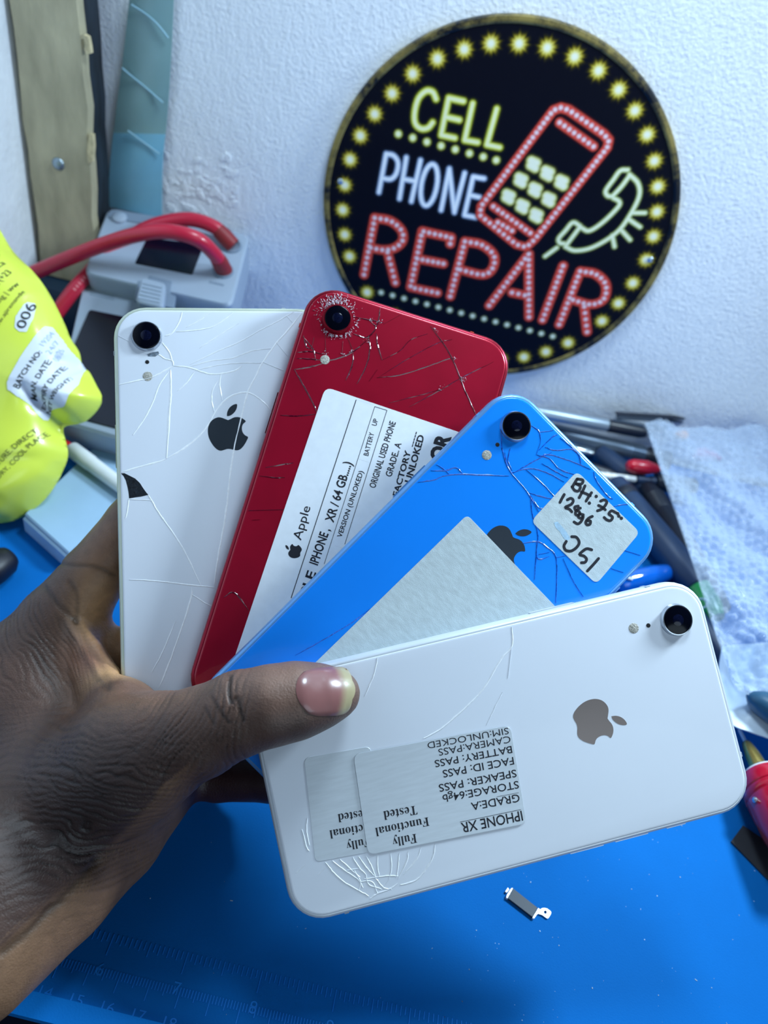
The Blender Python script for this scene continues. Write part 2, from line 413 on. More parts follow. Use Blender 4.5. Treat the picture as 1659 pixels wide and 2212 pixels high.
    if mb.v: mb.build('cracks', crack, root, local=True, smooth=False)['kind'] = 'stuff'
    return root, L
mat_glassW = mat('glass_white', srgb(226, 231, 241), .26, coat=.15, var=.012, vscale=30)
mat_frameW = mat('frame_silver', srgb(214, 220, 228), .3, metal=.25)
mat_frameG = mat('frame_greenish', srgb(204, 212, 194), .3, metal=.3)
mat_crackW = mat('crack_white', srgb(244, 247, 252), .22, var=.06, vscale=900)
mat_glassR = mat('glass_red', srgb(172, 14, 46), .30, metal=.4, coat=.8, var=.10, vscale=55)
mat_frameR = mat('frame_red', srgb(150, 20, 44), .3, metal=.7)
mat_crackR = mat('crack_red', srgb(84, 8, 30), .08, coat=1.0, var=.5, vscale=1200)
mat_glassB = mat('glass_blue', srgb(22, 134, 242), .24, coat=.3, var=.03, vscale=30)
mat_frameB = mat('frame_blue', srgb(110, 168, 228), .26, metal=.4)
mat_crackB = mat('crack_blue', srgb(14, 92, 196), .25, var=.5, vscale=1200)
mat_bandR = mat('band_red', srgb(196, 60, 40), .4); mat_bandB = mat('band_blue', srgb(120, 190, 250), .4); mat_bandW = mat('band_grey', srgb(168, 176, 184), .4)

za = Z(230, 620, 3.318); zh = Z(0, 1050, 1.924)
CA = [za((545, 165), (525, 240), (470, 330), (420, 350)), (za((740, 185), (650, 250), (570, 290)), .6), (za((920, 170), (850, 230), (760, 285), (640, 310), (500, 320)), .7), (za((1110, 165), (1040, 205)), .6),
      (za((950, 260), (850, 320), (740, 390), (665, 440)), .6), (za((1355, 170), (1280, 215), (1200, 260), (1100, 310), (960, 390), (800, 460), (600, 555)), .6), za((400, 400), (450, 470), (480, 560)), za((370, 480), (420, 515), (470, 530), (480, 565)),
      za((480, 565), (600, 580), (700, 615), (760, 625), (830, 620), (920, 600), (970, 565)), (za((600, 570), (750, 530), (900, 510), (1040, 460), (1180, 440)), .6), (za((640, 600), (800, 560), (960, 545), (1110, 545)), .6),
      za((480, 565), (400, 610), (330, 645), (230, 670), (90, 700)), za((450, 600), (380, 700), (330, 830), (260, 960), (190, 1060)), (za((460, 590), (460, 750), (450, 900), (430, 1230)), 1.5), (za((630, 610), (570, 690), (510, 745)), .8),
      za((820, 625), (810, 700), (830, 810)), (za((800, 670), (760, 740), (755, 820), (775, 900)), .8), za((430, 1230), (550, 1160), (650, 1080), (720, 1000), (770, 910), (830, 830), (920, 770), (1010, 757), (1080, 790), (1140, 840), (1180, 890)),
      za((105, 1330), (200, 1300), (330, 1265), (430, 1235)), za((1405, 180), (1300, 310), (1220, 400), (1120, 540), (1060, 660), (1010, 760), (960, 960), (910, 1180), (880, 1400), (850, 1659)) + zh((905, 300), (890, 415)),
      za((1220, 400), (1300, 500)), za((1120, 540), (1270, 600)), za((85, 350), (180, 400)), za((300, 1490), (350, 1580), (400, 1659)) + zh((680, 140), (760, 260), (835, 415)), za((160, 1515), (150, 1600), (135, 1659)), za((330, 1530), (160, 1520)),
      za((1290, 205), (1330, 250)), za((1180, 890), (1195, 930)),
      zh((510, 387), (650, 395), (760, 408), (890, 422)), zh((800, 420), (790, 480), (745, 620), (690, 770), (660, 840)), (zh((795, 450), (860, 490), (885, 500)), .7), (zh((730, 560), (680, 680), (630, 775)), .7)]
pA, LA = phone('A', 'white smartphone with a long-cracked back and black chipped hole, leftmost of the fan', mat_glassW, mat_frameG, mat_crackW, mat_ring, mat_logo_grey, (493, 923), (317, 727), (319, 813), (318, 782), mat_bandW, CA, cw=.00058)
HOLE = za((104, 1336), (128, 1334), (165, 1352), (205, 1372), (240, 1405), (262, 1440), (285, 1472), (300, 1490), (250, 1502), (205, 1508), (163, 1516), (158, 1470), (150, 1430), (138, 1385), (122, 1355))
mb = MB(); mb.prism([np.array([*LA(*p)[:2], -.00002]) for p in HOLE][::-1], (0, 0, .00006)); ho = mb.build('chipped_hole', mat('hole_inside', srgb(20, 26, 34), .35, var=.6, vscale=700, bump=.0004, bscale=900), pA, local=True, smooth=False); ho['label'] = 'black gap where the glass chipped away'
mb = MB(); mb.prism([np.array([*LA(*p)[:2], 0]) for p in za((290, 482), (330, 468), (372, 462), (378, 480), (350, 498), (300, 497))][::-1], (0, 0, .00006)); mb.build('glass_chip', mat('chip_grey', srgb(110, 122, 135), .3, var=.6, vscale=900), pA, local=True, smooth=False)

zb = Z(440, 620, 2.476)
CBk = [zb((1215, 210), (1300, 330), (1350, 430), (1400, 560), (1455, 680)), (zb((925, 485), (1050, 470), (1180, 430), (1290, 390), (1330, 380)), .8), (zb((940, 480), (1100, 380), (1250, 300), (1330, 280)), .5), (zb((955, 390), (1050, 340), (1110, 280), (1200, 250)), .5),
       zb((925, 250), (930, 310), (955, 390)), (zb((885, 505), (930, 440)), .6), (zb((1100, 640), (1250, 560), (1390, 480), (1550, 400)), .6), (zb((990, 620), (1150, 580), (1280, 545)), .5), zb((485, 440), (530, 520), (580, 610), (605, 670)),
       zb((485, 440), (560, 430), (650, 405)), zb((600, 680), (500, 690), (410, 685)), zb((535, 260), (550, 320), (580, 330)), zb((590, 270), (580, 320)), zb((650, 250), (655, 360)), zb((740, 360), (745, 290)), zb((770, 270), (800, 340)), zb((800, 160), (880, 175), (960, 190)),
       zb((890, 180), (920, 220), (870, 270), (800, 250)), zb((880, 260), (890, 330), (870, 420), (820, 520)), zb((800, 350), (795, 420), (760, 500)), zb((945, 110), (935, 180), (920, 220)), zb((500, 350), (570, 345), (640, 360)), zb((640, 400), (720, 380), (800, 345), (890, 270)),
       zb((500, 380), (560, 385), (630, 390)), (zb((330, 965), (420, 950), (480, 940)), .8), (zb((300, 1010), (380, 1020), (435, 1018)), .8), zb((240, 1195), (430, 1190)), (zb((260, 1245), (300, 1245)), .6), zb((105, 1660), (165, 1635), (240, 1730)), (zb((1050, 150), (960, 200)), .5),
       zb((530, 265), (585, 330), (600, 395))]
pB, LB = phone('B', 'red smartphone with shattered glass round its camera and a big white printed label', mat_glassR, mat_frameR, mat_crackR, mat_frameR, None, None, (729, 690), (702, 777), None, mat_bandR, CBk, cw=.0005)
# white crushed glass round the red phone's camera: tiny facets
cx, cy, _ = LB(729, 690); mb = MB()
for k in range(330):
    a = math.radians(random.choice([random.gauss(118, 36), random.gauss(118, 30), random.gauss(300, 60)])); rr = .0055 + abs(random.gauss(0, .0017))
    if math.degrees(a) > 200: rr = .0056 + abs(random.gauss(0, .0008))
    p = np.array([cx + rr * math.cos(a), cy + rr * math.sin(a), .0001]); s_ = random.uniform(.00012, .0004); b = a + random.gauss(0, .5)
    d = np.array([math.cos(b), math.sin(b), 0]) * s_ * random.uniform(1, 3.2); e = np.array([-math.sin(b), math.cos(b), 0]) * s_ * .5
    mb.add([p - e, p + e, p + d, p + np.array([0, 0, random.uniform(.0001, .0004)])], [(0, 1, 3), (1, 2, 3), (2, 0, 3)])
for q in (zb((1340, 385)), zb((1385, 490)), zb((1385, 495)), zb((900, 180)), zb((940, 185)), zb((1270, 545)), zb((1240, 235)), zb((650, 350)), zb((790, 345)), zb((745, 360)), zb((880, 290))):
    for k in range(9):
        lx, ly, _ = LB(*q[0]); p = np.array([lx + random.gauss(0, .0005), ly + random.gauss(0, .0005), .0001]); s_ = random.uniform(.0001, .0003); b = random.uniform(0, 6.28)
        d = np.array([math.cos(b), math.sin(b), 0]) * s_ * 2; e = np.array([-math.sin(b), math.cos(b), 0]) * s_ * .5
        mb.add([p - e, p + e, p + d, p + np.array([0, 0, .0002])], [(0, 1, 3), (1, 2, 3), (2, 0, 3)])
o = mb.build('glass_shards', mat('shard_white', srgb(225, 215, 225), .15, coat=1.0), pB, local=True, smooth=False); o['kind'] = 'stuff'; o['label'] = 'white crushed glass around the camera'

zc = Z(660, 840, 2.183)
CCk = [zc((530, 440), (600, 430), (680, 405), (800, 405), (960, 410)), zc((600, 350), (640, 370), (680, 405)), zc((590, 385), (660, 385), (710, 372), (740, 400)), zc((920, 190), (930, 300), (965, 390), (1040, 480), (1100, 580)), zc((965, 280), (955, 340), (975, 385)),
       zc((975, 400), (1080, 340), (1160, 300)), zc((1110, 250), (1090, 310)), zc((1060, 170), (1100, 200), (1110, 250)), zc((1100, 205), (1170, 195), (1200, 180)), zc((1100, 290), (1160, 230), (1190, 215)), zc((1090, 310), (1150, 330), (1200, 380), (1290, 410)),
       zc((1115, 350), (1180, 390), (1240, 420)), zc((1100, 320), (1150, 310), (1250, 340), (1370, 390)), zc((1130, 275), (1180, 290), (1260, 285), (1290, 310), (1300, 360)), zc((1200, 230), (1280, 300), (1300, 360)), zc((970, 395), (1060, 375), (1150, 400), (1220, 440)),
       zc((1040, 380), (1120, 450), (1180, 510), (1200, 470)), zc((1055, 490), (1120, 510), (1170, 520)), zc((1060, 500), (1100, 560), (1150, 560)), zc((1060, 500), (1070, 590), (1095, 680), (1090, 760), (1080, 900)), zc((1020, 730), (1090, 720), (1130, 740), (1180, 790), (1185, 900), (1180, 1010)),
       zc((1100, 780), (1150, 770)), zc((1180, 795), (1230, 785)), (zc((1215, 800), (1260, 900), (1310, 980)), .6), zc((1360, 390), (1370, 430), (1420, 500), (1450, 520)), zc((1450, 555), (1500, 545), (1520, 545)), zc((1500, 760), (1580, 785)), zc((1440, 845), (1500, 865)), zc((1090, 720), (1095, 800), (1150, 790)),
       (zb((490, 1970), (650, 1880), (800, 1790), (890, 1720)), .7), zc((940, 300), (950, 360), (970, 395))]
pC, LC = phone('C', 'bright blue smartphone with cracked glass and two worn grey stickers', mat_glassB, mat_frameB, mat_crackB, mat_ring, mat_logo_grey, (1097, 1172), (1113.5, 921.5), (1051.6, 983), (1074.6, 960.5), mat_bandB, CCk, cw=.0005)

zd = Z(560, 1250, 1.536); zl = Z(640, 1560, 3.19)
CDk = [zd((838, 160), (838, 225), (800, 270), (740, 370), (660, 450), (600, 500), (545, 530)), (zd((838, 225), (825, 330)), .6), (zd((808, 375), (780, 430), (755, 485)), .5), (zd((393, 262), (380, 320), (350, 390)), .6)]
for p in ([(200, 965), (260, 1040), (340, 1110), (430, 1160), (500, 1200)], [(250, 955), (330, 1020), (420, 1080), (460, 1140)], [(300, 945), (370, 1010), (440, 1070)], [(390, 930), (430, 1000), (480, 1050)], [(430, 925), (480, 1000), (540, 1060)], [(480, 920), (520, 1000), (550, 1080)],
          [(560, 915), (560, 1000), (570, 1060)], [(650, 905), (655, 1000), (640, 1080)], [(710, 900), (700, 1000), (690, 1070)], [(770, 890), (760, 960), (700, 1080)], [(860, 860), (830, 940), (740, 1050)], [(955, 840), (940, 930), (880, 1030), (820, 1090), (720, 1120)], [(40, 740), (70, 860), (90, 890)],
          [(75, 660), (70, 740), (90, 850)], [(470, 1080), (620, 1060), (700, 1060)], [(440, 1100), (520, 1100), (560, 1180)], [(640, 1080), (600, 1140)], [(700, 1110), (640, 1150), (560, 1180), (510, 1215)], [(400, 1020), (440, 1100), (430, 1160)], [(550, 1080), (600, 1140), (660, 1150)], [(480, 1050), (500, 1120), (590, 1150)], [(350, 1020), (430, 1010)], [(0, 1040), (60, 980)], [(150, 1050), (200, 1000)]):
    CDk.append((zl(*p), 1.0 if len(p) > 2 else .8))
pD, LD = phone('D', 'front white smartphone lying sideways under the thumb, with two overlapping paper labels', mat_glassW, mat_frameW, mat_crackW, mat_ring, mat_logo_bronze, (1296, 1556), (1460, 1339), (1369, 1357), (1400.5, 1351), mat_bandW, CDk, cw=.0006)

# ---- stickers: a thin rounded sheet glued to the phone, its print a sub-part
def sticker(root, L, corners, m, name, rad=.0022, z=0.0, th=.00012, wob=0.0):
    C = [np.array(L(*p)[:2]) for p in corners]; out = []
    n = len(C)
    for i in range(n):
        a, b, c = C[i - 1], C[i], C[(i + 1) % n]; da = (a - b) / np.linalg.norm(a - b); dc = (c - b) / np.linalg.norm(c - b)
        p0, p1 = b + da * rad, b + dc * rad
        for t in np.linspace(0, 1, 6): out.append((1 - t) ** 2 * p0 + 2 * t * (1 - t) * b + t * t * p1)
    A = sum(out[i - 1][0] * out[i][1] - out[i][0] * out[i - 1][1] for i in range(len(out)))
    if A < 0: out = out[::-1]
    mb = MB(); mb.prism([(x, y, z) for x, y in out], (0, 0, th), bev_mm=th * .3)
    return mb.build(name, m, root, local=True, smooth=False)
def printer(L, z): return Print(lambda u, v: np.array([*L(u, v)[:2], z]), (0, 0, 1), .00004)
# red phone: large printed label
st = sticker(pB, LB, [(703, 836), (1010, 940), (830, 1530), (487, 1478)], mat_paper, 'label_sticker', .0028)
p = printer(LB, .00012)
def zt(pr, s, a, b, cap, f, bold=0.0): pr.text(s, f(a)[0], f(b)[0], cap, bold + .010)
k = 1 / (2.476 * 6.25) / 1000 * .98
zt(p, 'Apple', (520, 1357), (572, 1178), 47 * k, zb, -.006)
ax, ay, _ = LB(*zb((478, 1410))[0]); dirv = np.array(LB(*zb((572, 1178))[0])[:2]) - np.array(LB(*zb((520, 1357))[0])[:2]); an = math.atan2(dirv[1], dirv[0])
for pl in (APPLE, LEAF):
    q = spline(pl + pl[:1], 3)[:-1] * .0031; q[:, 1] -= .0009
    p.mb.add([(ax + x * math.cos(an) - y * math.sin(an), ay + x * math.sin(an) + y * math.cos(an), .00016) for x, y in q], [tuple(range(len(q)))])
p.line(zb((815, 605), (468, 1662)), .00028); p.line(zb((915, 640), (645, 1480)), .00018); p.line(zb((980, 660), (755, 1375)), .0002); p.line(zb((915, 640), (980, 660)), .00018)
zt(p, 'APPLE', (520, 1762), (601, 1528), 50 * k, zb, .012)
zt(p, 'IPHONE ,', (609, 1490), (676, 1298), 50 * k, zb, .012); zt(p, 'XR / 64 GB.....)', (693, 1262), (793, 942), 50 * k, zb, .012)
zt(p, 'VERSION (UNLOKED)', (737, 1342), (855, 988), 27 * k, zb, .004); zt(p, 'BATTERY', (880, 905), (912, 782), 27 * k, zb); zt(p, 'UP', (923, 745), (934, 710), 27 * k, zb)
zt(p, 'ORIGINAL USED PHONE', (917, 1078), (1028, 725), 36 * k, zb, .006); zt(p, 'GRADE.. A', (1003, 1018), (1058, 838), 36 * k, zb, .006)
zt(p, 'FACTORY', (1040, 1122), (1108, 880), 34 * k, zb, .018); zt(p, '-----', (1125, 858), (1148, 778), 34 * k, zb); zt(p, 'UNLOKED', (1108, 1050), (1180, 797), 38 * k, zb, .018)
zt(p, 'OR', (1278, 942), (1322, 800), 88 * k, zb, .04)
for t in np.linspace(0, 1, 14): p.dot(zb((822 + 82 * t, 604 + 27 * t))[0], .00006, 5)
for t in np.linspace(0, 1, 9): p.dot(zb((832 + 52 * t, 922 + 16 * t))[0], .00006, 5); p.dot(zb((705 + 50 * t, 1385 + 16 * t))[0], .00005, 5)
p.mb.build('label_print', mat_ink, st, local=True, smooth=False)
mb = MB()
for kk in range(60):
    q = zb((random.uniform(350, 900), random.uniform(750, 1700)))[0]; x, y, _ = LB(*q)
    if 0: pass
    mb.box((x, y, .00014), (random.uniform(.00005, .00012), 0, 0), (0, random.uniform(.00004, .0001), 0), (0, 0, .00002))
# blue phone: handwritten sticker and large blank paper
st = sticker(pC, LC, [(1246, 1018), (1147, 1126), (1288, 1262), (1382, 1150)], mat_worn, 'note_sticker', .0022)
p = printer(LC, .00012); zw = Z(1100, 850, 2.968)
for s_ in ([(435, 548), (420, 572), (405, 598)], [(435, 548), (472, 556), (462, 580), (428, 580)], [(428, 578), (455, 596), (444, 624), (420, 622), (402, 598)], [(485, 592), (468, 630), (448, 668)], [(527, 636), (510, 660), (492, 690)], [(462, 632), (490, 642), (518, 656)],
           [(585, 690), (608, 682), (625, 695), (612, 722), (590, 742), (565, 752)], [(572, 718), (592, 728), (615, 745)], [(684, 765), (655, 752), (638, 772), (650, 782), (662, 795), (648, 815), (625, 810), (608, 795)],
           [(352, 648), (338, 672), (325, 698)], [(372, 682), (395, 672), (410, 688), (395, 712), (358, 730), (385, 742), (400, 758)], [(442, 722), (420, 728), (425, 748), (448, 758), (448, 778), (428, 778), (425, 760), (440, 742), (455, 735)],
           [(474, 778), (450, 772), (442, 790), (458, 800), (474, 788), (462, 818), (440, 836), (415, 824)], [(532, 788), (508, 800), (490, 824), (498, 842), (516, 838), (520, 818), (500, 816)],
           [(365, 948), (350, 978), (362, 1005), (395, 1010), (430, 988), (448, 955), (430, 922), (400, 918)], [(528, 1002), (500, 995), (478, 1005), (450, 1032), (478, 1042), (495, 1062), (485, 1082), (462, 1085)], [(572, 1058), (540, 1095), (500, 1138)]):
    p.line(spline(zw(*s_), 4), .00098)
for d in ((557, 660), (513, 703), (695, 770), (718, 800), (702, 786)): p.dot(zw(d)[0], .0006)
p.mb.build('handwriting', mat_ink, st, local=True, smooth=False)
mb = MB(); mb.prism([np.array([*LC(*q)[:2], .0001]) for q in zw((285, 828), (310, 822), (335, 850), (365, 885), (392, 930), (372, 945), (350, 930), (322, 885), (298, 862))][::-1], (0, 0, .00005)); mb.build('torn_patch', mat('torn', srgb(170, 200, 222), .4, var=.15, vscale=800), st, local=True, smooth=False)
st = sticker(pC, LC, [(1009, 1112), (665, 1447), (915, 1690), (1253, 1366)], mat_worn, 'blank_sticker', .0018)
# front phone: two printed labels, upper one overlapping
stb = sticker(pD, LD, [(657, 1637), (681, 1862), (830, 1834), (800, 1612)], mat_silver, 'under_label', .0018)
p = printer(LD, .00012); kd = 1 / (3.19 * 6.8) / 1000
for s_, a, b in (('Tested', (505, 598), (285, 633)), ('Functional', (592, 680), (228, 745)), ('Fully', (505, 795), (343, 826))): zt(p, serif(s_), a, b, 55 * kd, zl, -.012)
p.mb.build('label_print', mat_ink, stb, local=True, smooth=False)
stf = sticker(pD, LD, [(763, 1629), (795, 1846), (1137, 1778), (1102, 1566)], mat_silver, 'label_sticker', .0024, z=.00021, th=.00014)
p = printer(LD, .00035)
zt(p, 'SIM:UNLOCKED', (1457, 36), (900, 138), 42 * kd, zl, -.012); zt(p, 'CAMERA:PASS', (1470, 92), (975, 184), 45 * kd, zl, -.012); zt(p, 'BATTERY: PASS', (1480, 162), (950, 262), 47 * kd, zl, -.004)
zt(p, 'FACE ID: PASS', (1492, 238), (1005, 330), 50 * kd, zl, -.004); zt(p, 'SPEAKER: PASS', (1510, 324), (978, 428), 50 * kd, zl, -.004); zt(p, 'STORAGE:64gb', (1526, 402), (1004, 500), 50 * kd, zl, -.004)
zt(p, 'GRADE:A', (1532, 492), (1200, 554), 52 * kd, zl, -.004); zt(p, 'IPHONE XR', (1550, 608), (1130, 694), 66 * kd, zl, 0.0); p.line(zl((1545, 600), (1128, 686)), .00013); p.line(zl((1530, 484), (1380, 512)), .0001)
zt(p, serif('Tested'), (826, 572), (598, 612), 58 * kd, zl, -.012); zt(p, serif('Functional'), (908, 652), (542, 727), 56 * kd, zl, -.012); zt(p, serif('Fully'), (824, 766), (660, 796), 58 * kd, zl, -.012)
p.mb.build('label_print', mat_ink, stf, local=True, smooth=False)
# ================================================================== HAND
# one continuous surface: smooth union of tapering limbs, turned into a mesh, with the phones' volume kept free
def zdepth(k, u, v):
    c, R = POSE[k]; return float((on_plane(u, v, c, R[:, 2]) - CC) @ CF)
def node(u, v, d_mm, r_mm, clamp=True):
    d = d_mm / 1000; r = r_mm / 1000; P = at_d(u, v, d)
    if clamp and P[2] < r + .0006: d = d * (CAMH - r - .0006) / (CAMH - P[2]); P = at_d(u, v, d)
    return np.r_[P, r]
tD = lambda u, v: zdepth('D', u, v) * 1000
thumb = [node(726, 1499, tD(726, 1499) - 7.6, 7.4), node(690, 1504, tD(690, 1504) - 9.2, 9.6), node(640, 1513, tD(640, 1513) - 10.8, 11.3), node(585, 1524, tD(585, 1524) - 11.6, 11.7), node(520, 1540, 229.5, 12.4), node(430, 1583, 233, 13.6), node(350, 1612, 238, 16.5), node(285, 1640, 243, 19.5)]
thenar = [thumb[-1], node(205, 1690, 250, 22), node(120, 1745, 254, 23.5), node(-30, 1850, 252, 25.5), node(-190, 1960, 246, 27)]
index = [node(60, 1480, 284, 22.5), node(130, 1352, 287, 15.8), node(200, 1247, 287, 11.8), node(285, 1130, 286, 9.6), node(350, 1050, 286, 9.0), node(420, 985, 286, 8.2)]
palm1 = [node(60, 1480, 284, 22.5), node(120, 1640, 283, 24), node(150, 1800, 275, 22)]
palm2 = [node(200, 1420, 292, 14), node(225, 1540, 292, 17), node(270, 1640, 290, 17)]
web = [node(175, 1395, 277, 6.5), node(222, 1490, 266, 8), node(262, 1540, 254, 12)]
fold = [node(150, 1340, 277, 3.5), node(192, 1405, 268.3, 4.2), node(226, 1462, 263, 4.6), node(236, 1486, 257.5, 5)]
middle = [node(200, 1470, 294, 12), node(420, 1330, 292, 9.6), node(540, 1265, 290, 9.0), node(620, 1225, 288, 8.2)]
ring_f = [node(280, 1560, 294, 12), node(480, 1480, 291, 9.3), node(610, 1425, 288, 8.8), node(700, 1390, 285, 8.0)]
little = [node(360, 1640, 294, 12), node(470, 1676, 288, 9.2), node(590, 1680, 281, 8.6), node(700, 1690, 272, 7.4)]
heel = [node(380, 1655, 292, 13.5), node(230, 1790, 290, 19.5), node(100, 1893, 285, 22.5), node(-80, 2030, 285, 25)]
wrist = [node(-60, 1930, 262, 27), node(-250, 2060, 262, 26), node(-420, 2180, 262, 27)]
chains = [(thumb, 3.0), (thenar, 6.0), (index, 4.0), (palm1, 8.0), (palm2, 6.0), (web, 5.0), (fold, 2.0), (middle, 3.0), (ring_f, 3.0), (little, 2.5), (heel, 4.0), (wrist, 8.0)]
allN = np.array([n for c, _ in chains for n in c]); lo = (allN[:, :3] - allN[:, 3:]).min(0) - .003; hi = (allN[:, :3] + allN[:, 3:]).max(0) + .003
HV = .00125; dims = np.ceil((hi - lo) / HV).astype(int) + 1
gx, gy, gz = [lo[i] + HV * np.arange(dims[i]) for i in range(3)]
GP = np.stack(np.meshgrid(gx, gy, gz, indexing='ij'), -1).reshape(-1, 3).astype(np.float32)
def sd_cone(P, a, b):
    pa, pb = a[:3].astype(np.float32), b[:3].astype(np.float32); ab = pb - pa; t = np.clip((P - pa) @ ab / (ab @ ab + 1e-12), 0, 1)
    return np.linalg.norm(P - pa - t[:, None] * ab, axis=1) - (a[3] * (1 - t) + b[3] * t)
def smin(a, b, k):
    h = np.clip(.5 + .5 * (b - a) / k, 0, 1); return b * (1 - h) + a * h - k * h * (1 - h)
def sdf_hand(P):
    D = None
    for c, k in chains:
        d = None
        for a, b in zip(c[:-1], c[1:]):
            e = sd_cone(P, a, b); d = e if d is None else smin(d, e, .002)
        D = d if D is None else smin(D, d, k / 1000)
    return D
def sdf_phones(P):
    D = np.full(len(P), 1e3, np.float32)
    for k in 'ABCD':
        c, R = POSE[k]; q = (P - c) @ R; q[:, 2] += PT / 2 - (.0 if k != 'D' else .0)
        xy = np.abs(q[:, :2]) - np.array([PW - .0112, PL - .0112]); d2 = np.linalg.norm(np.maximum(xy, 0), axis=1) + np.minimum(np.maximum(xy[:, 0], xy[:, 1]), 0) - .0112
        dz = np.abs(q[:, 2]) - PT / 2 - .0006; d = np.minimum(np.maximum(d2, dz), 0) + np.linalg.norm(np.maximum(np.c_[d2, dz], 0), axis=1); D = np.minimum(D, d)
    return D - .00012
F = sdf_hand(GP); near = np.abs(F) < .012; 
S_ = np.full(len(GP), 1.0, np.float32); S_[F < .012] = sdf_phones(GP[F < .012]); F = np.maximum(F, -S_); F = np.maximum(F, .0006 - GP[:, 2])
F = F.reshape(dims)
def surface_nets(F, lo, h):
    nx, ny, nz = F.shape; s = F < 0; cs = np.zeros((nx - 1, ny - 1, nz - 1), np.int8)
    cr = [(i, j, k) for i in (0, 1) for j in (0, 1) for k in (0, 1)]
    sl = lambda A, c: A[c[0]:c[0] + nx - 1, c[1]:c[1] + ny - 1, c[2]:c[2] + nz - 1]
    for c in cr: cs += sl(s, c)
    act = (cs > 0) & (cs < 8); idx = np.nonzero(act); n = len(idx[0]); acc = np.zeros((n, 3)); cnt = np.zeros(n)
    vals = {c: F[idx[0] + c[0], idx[1] + c[1], idx[2] + c[2]] for c in cr}
    for a in cr:
        for ax in range(3):
            if a[ax]: continue
            b = list(a); b[ax] = 1; b = tuple(b); va, vb = vals[a], vals[b]; m = (va < 0) != (vb < 0); t = va / (va - vb + 1e-20)
            for q in range(3): acc[m, q] += a[q] + (t[m] if q == ax else 0)
            cnt[m] += 1
    V = (np.stack(idx, 1) + acc / cnt[:, None]) * h + lo
    vid = -np.ones(act.shape, int); vid[idx] = np.arange(n); faces = []
    for ax in range(3):
        o = [1, 1, 1]; o[ax] = 0
        A = s[o[0]:nx - (ax == 0 or 1) , o[1]:ny - 1, o[2]:nz - 1] if False else None
        sh = [slice(1, -1)] * 3; sh[ax] = slice(0, -1); sh2 = list(sh); sh2[ax] = slice(1, None)
        a, b = s[tuple(sh)], s[tuple(sh2)]; e = np.nonzero(a != b); fl = a[e]
        base = [e[q] + (0 if q == ax else 1) for q in range(3)]; u, v = [(1, 2), (2, 0), (0, 1)][ax]
        def cell(du, dv):
            c = [x.copy() for x in base]; c[u] = c[u] - du; c[v] = c[v] - dv; return vid[c[0], c[1], c[2]]
        q = np.stack([cell(1, 1), cell(0, 1), cell(0, 0), cell(1, 0)], 1); q[~fl] = q[~fl][:, ::-1]; faces.append(q)
    return V, np.concatenate(faces)
V, Fq = surface_nets(F, lo, HV)
Fq = Fq[(Fq >= 0).all(1)]
me = bpy.data.meshes.new('hand'); me.from_pydata(V.tolist(), [], Fq.tolist())
bm = bmesh.new(); bm.from_mesh(me)
seen = set(); best = []          # keep the one connected body
bm.verts.ensure_lookup_table()
for v0 in bm.verts:
    if v0.index in seen: continue
    st = [v0]; comp_ = []; seen.add(v0.index)
    while st:
        x = st.pop(); comp_.append(x)
        for e in x.link_edges:
            y = e.other_vert(x)
            if y.index not in seen: seen.add(y.index); st.append(y)
    if len(comp_) > len(best): best = comp_
bs_ = set(v.index for v in best); bmesh.ops.delete(bm, geom=[v for v in bm.verts if v.index not in bs_], context='VERTS')
bmesh.ops.recalc_face_normals(bm, faces=bm.faces); bm.to_mesh(me); bm.free()
hand = bpy.data.objects.new('hand', me); COL.objects.link(hand)
mod = hand.modifiers.new('smooth', 'SMOOTH'); mod.factor = .5; mod.iterations = 3
sub = hand.modifiers.new('sub', 'SUBSURF'); sub.levels = 1; sub.render_levels = 1
dg = bpy.context.evaluated_depsgraph_get(); dg.update(); me2 = bpy.data.meshes.new_from_object(hand.evaluated_get(dg)); hand.modifiers.clear(); hand.data = me2; me2.name = 'hand'
n = len(me2.vertices); co = np.empty(n * 3); me2.vertices.foreach_get('co', co); co = co.reshape(-1, 3); no = np.empty(n * 3); me2.vertices.foreach_get('normal', no); no = no.reshape(-1, 3)
# skin creases: curves across the joints, in millimetres measured along the hand
q = co - CC; zq_ = q @ CF; hx = (q @ CR) / .25 * 1000 * .25; hy = (q @ CU) * 1000; hu = IW / 2 + FPX * (q @ CR) / zq_; hv = IH / 2 - FPX * (q @ CU) / zq_
hx = q @ CR * 1000; hy = -(q @ CU) * 1000      # mm in the hand's own plane
def vnoise(x, y, seed):
    xi, yi = np.floor(x).astype(int), np.floor(y).astype(int); fx, fy = x - xi, y - yi; fx = fx * fx * (3 - 2 * fx); fy = fy * fy * (3 - 2 * fy)
    h = lambda a, b: ((np.sin(a * 127.1 + b * 311.7 + seed * 74.7) * 43758.5453) % 1.0)
    return (h(xi, yi) * (1 - fx) + h(xi + 1, yi) * fx) * (1 - fy) + (h(xi, yi + 1) * (1 - fx) + h(xi + 1, yi + 1) * fx) * fy
def wrinkle(ang, period, warp, seed):
    """fine creases running along direction ang (deg, image sense)"""
    c, s = math.cos(math.radians(ang)), math.sin(math.radians(ang)); al = hx * c + hy * s; ac = -hx * s + hy * c
    ph = ac / period + warp * (vnoise(al / 9, ac / 6, seed) - .5) * 2 + .5 * warp * (vnoise(al / 3.5, ac / 3, seed + 3) - .5); w_ = np.abs((ph % 1.0) - .5) * 2; cr = np.exp(-((1 - w_) / .30) ** 2)
    return cr * (.25 + 1.0 * vnoise(al / 5.5, ac / 1.3, seed + 7) ** 1.2)
def zone(u, v, ru, rv, rot=0):
    c, s = math.cos(math.radians(rot)), math.sin(math.radians(rot)); du, dv = hu - u, hv - v; x, y = (du * c + dv * s) / ru, (-du * s + dv * c) / rv; return np.exp(-(x * x + y * y))
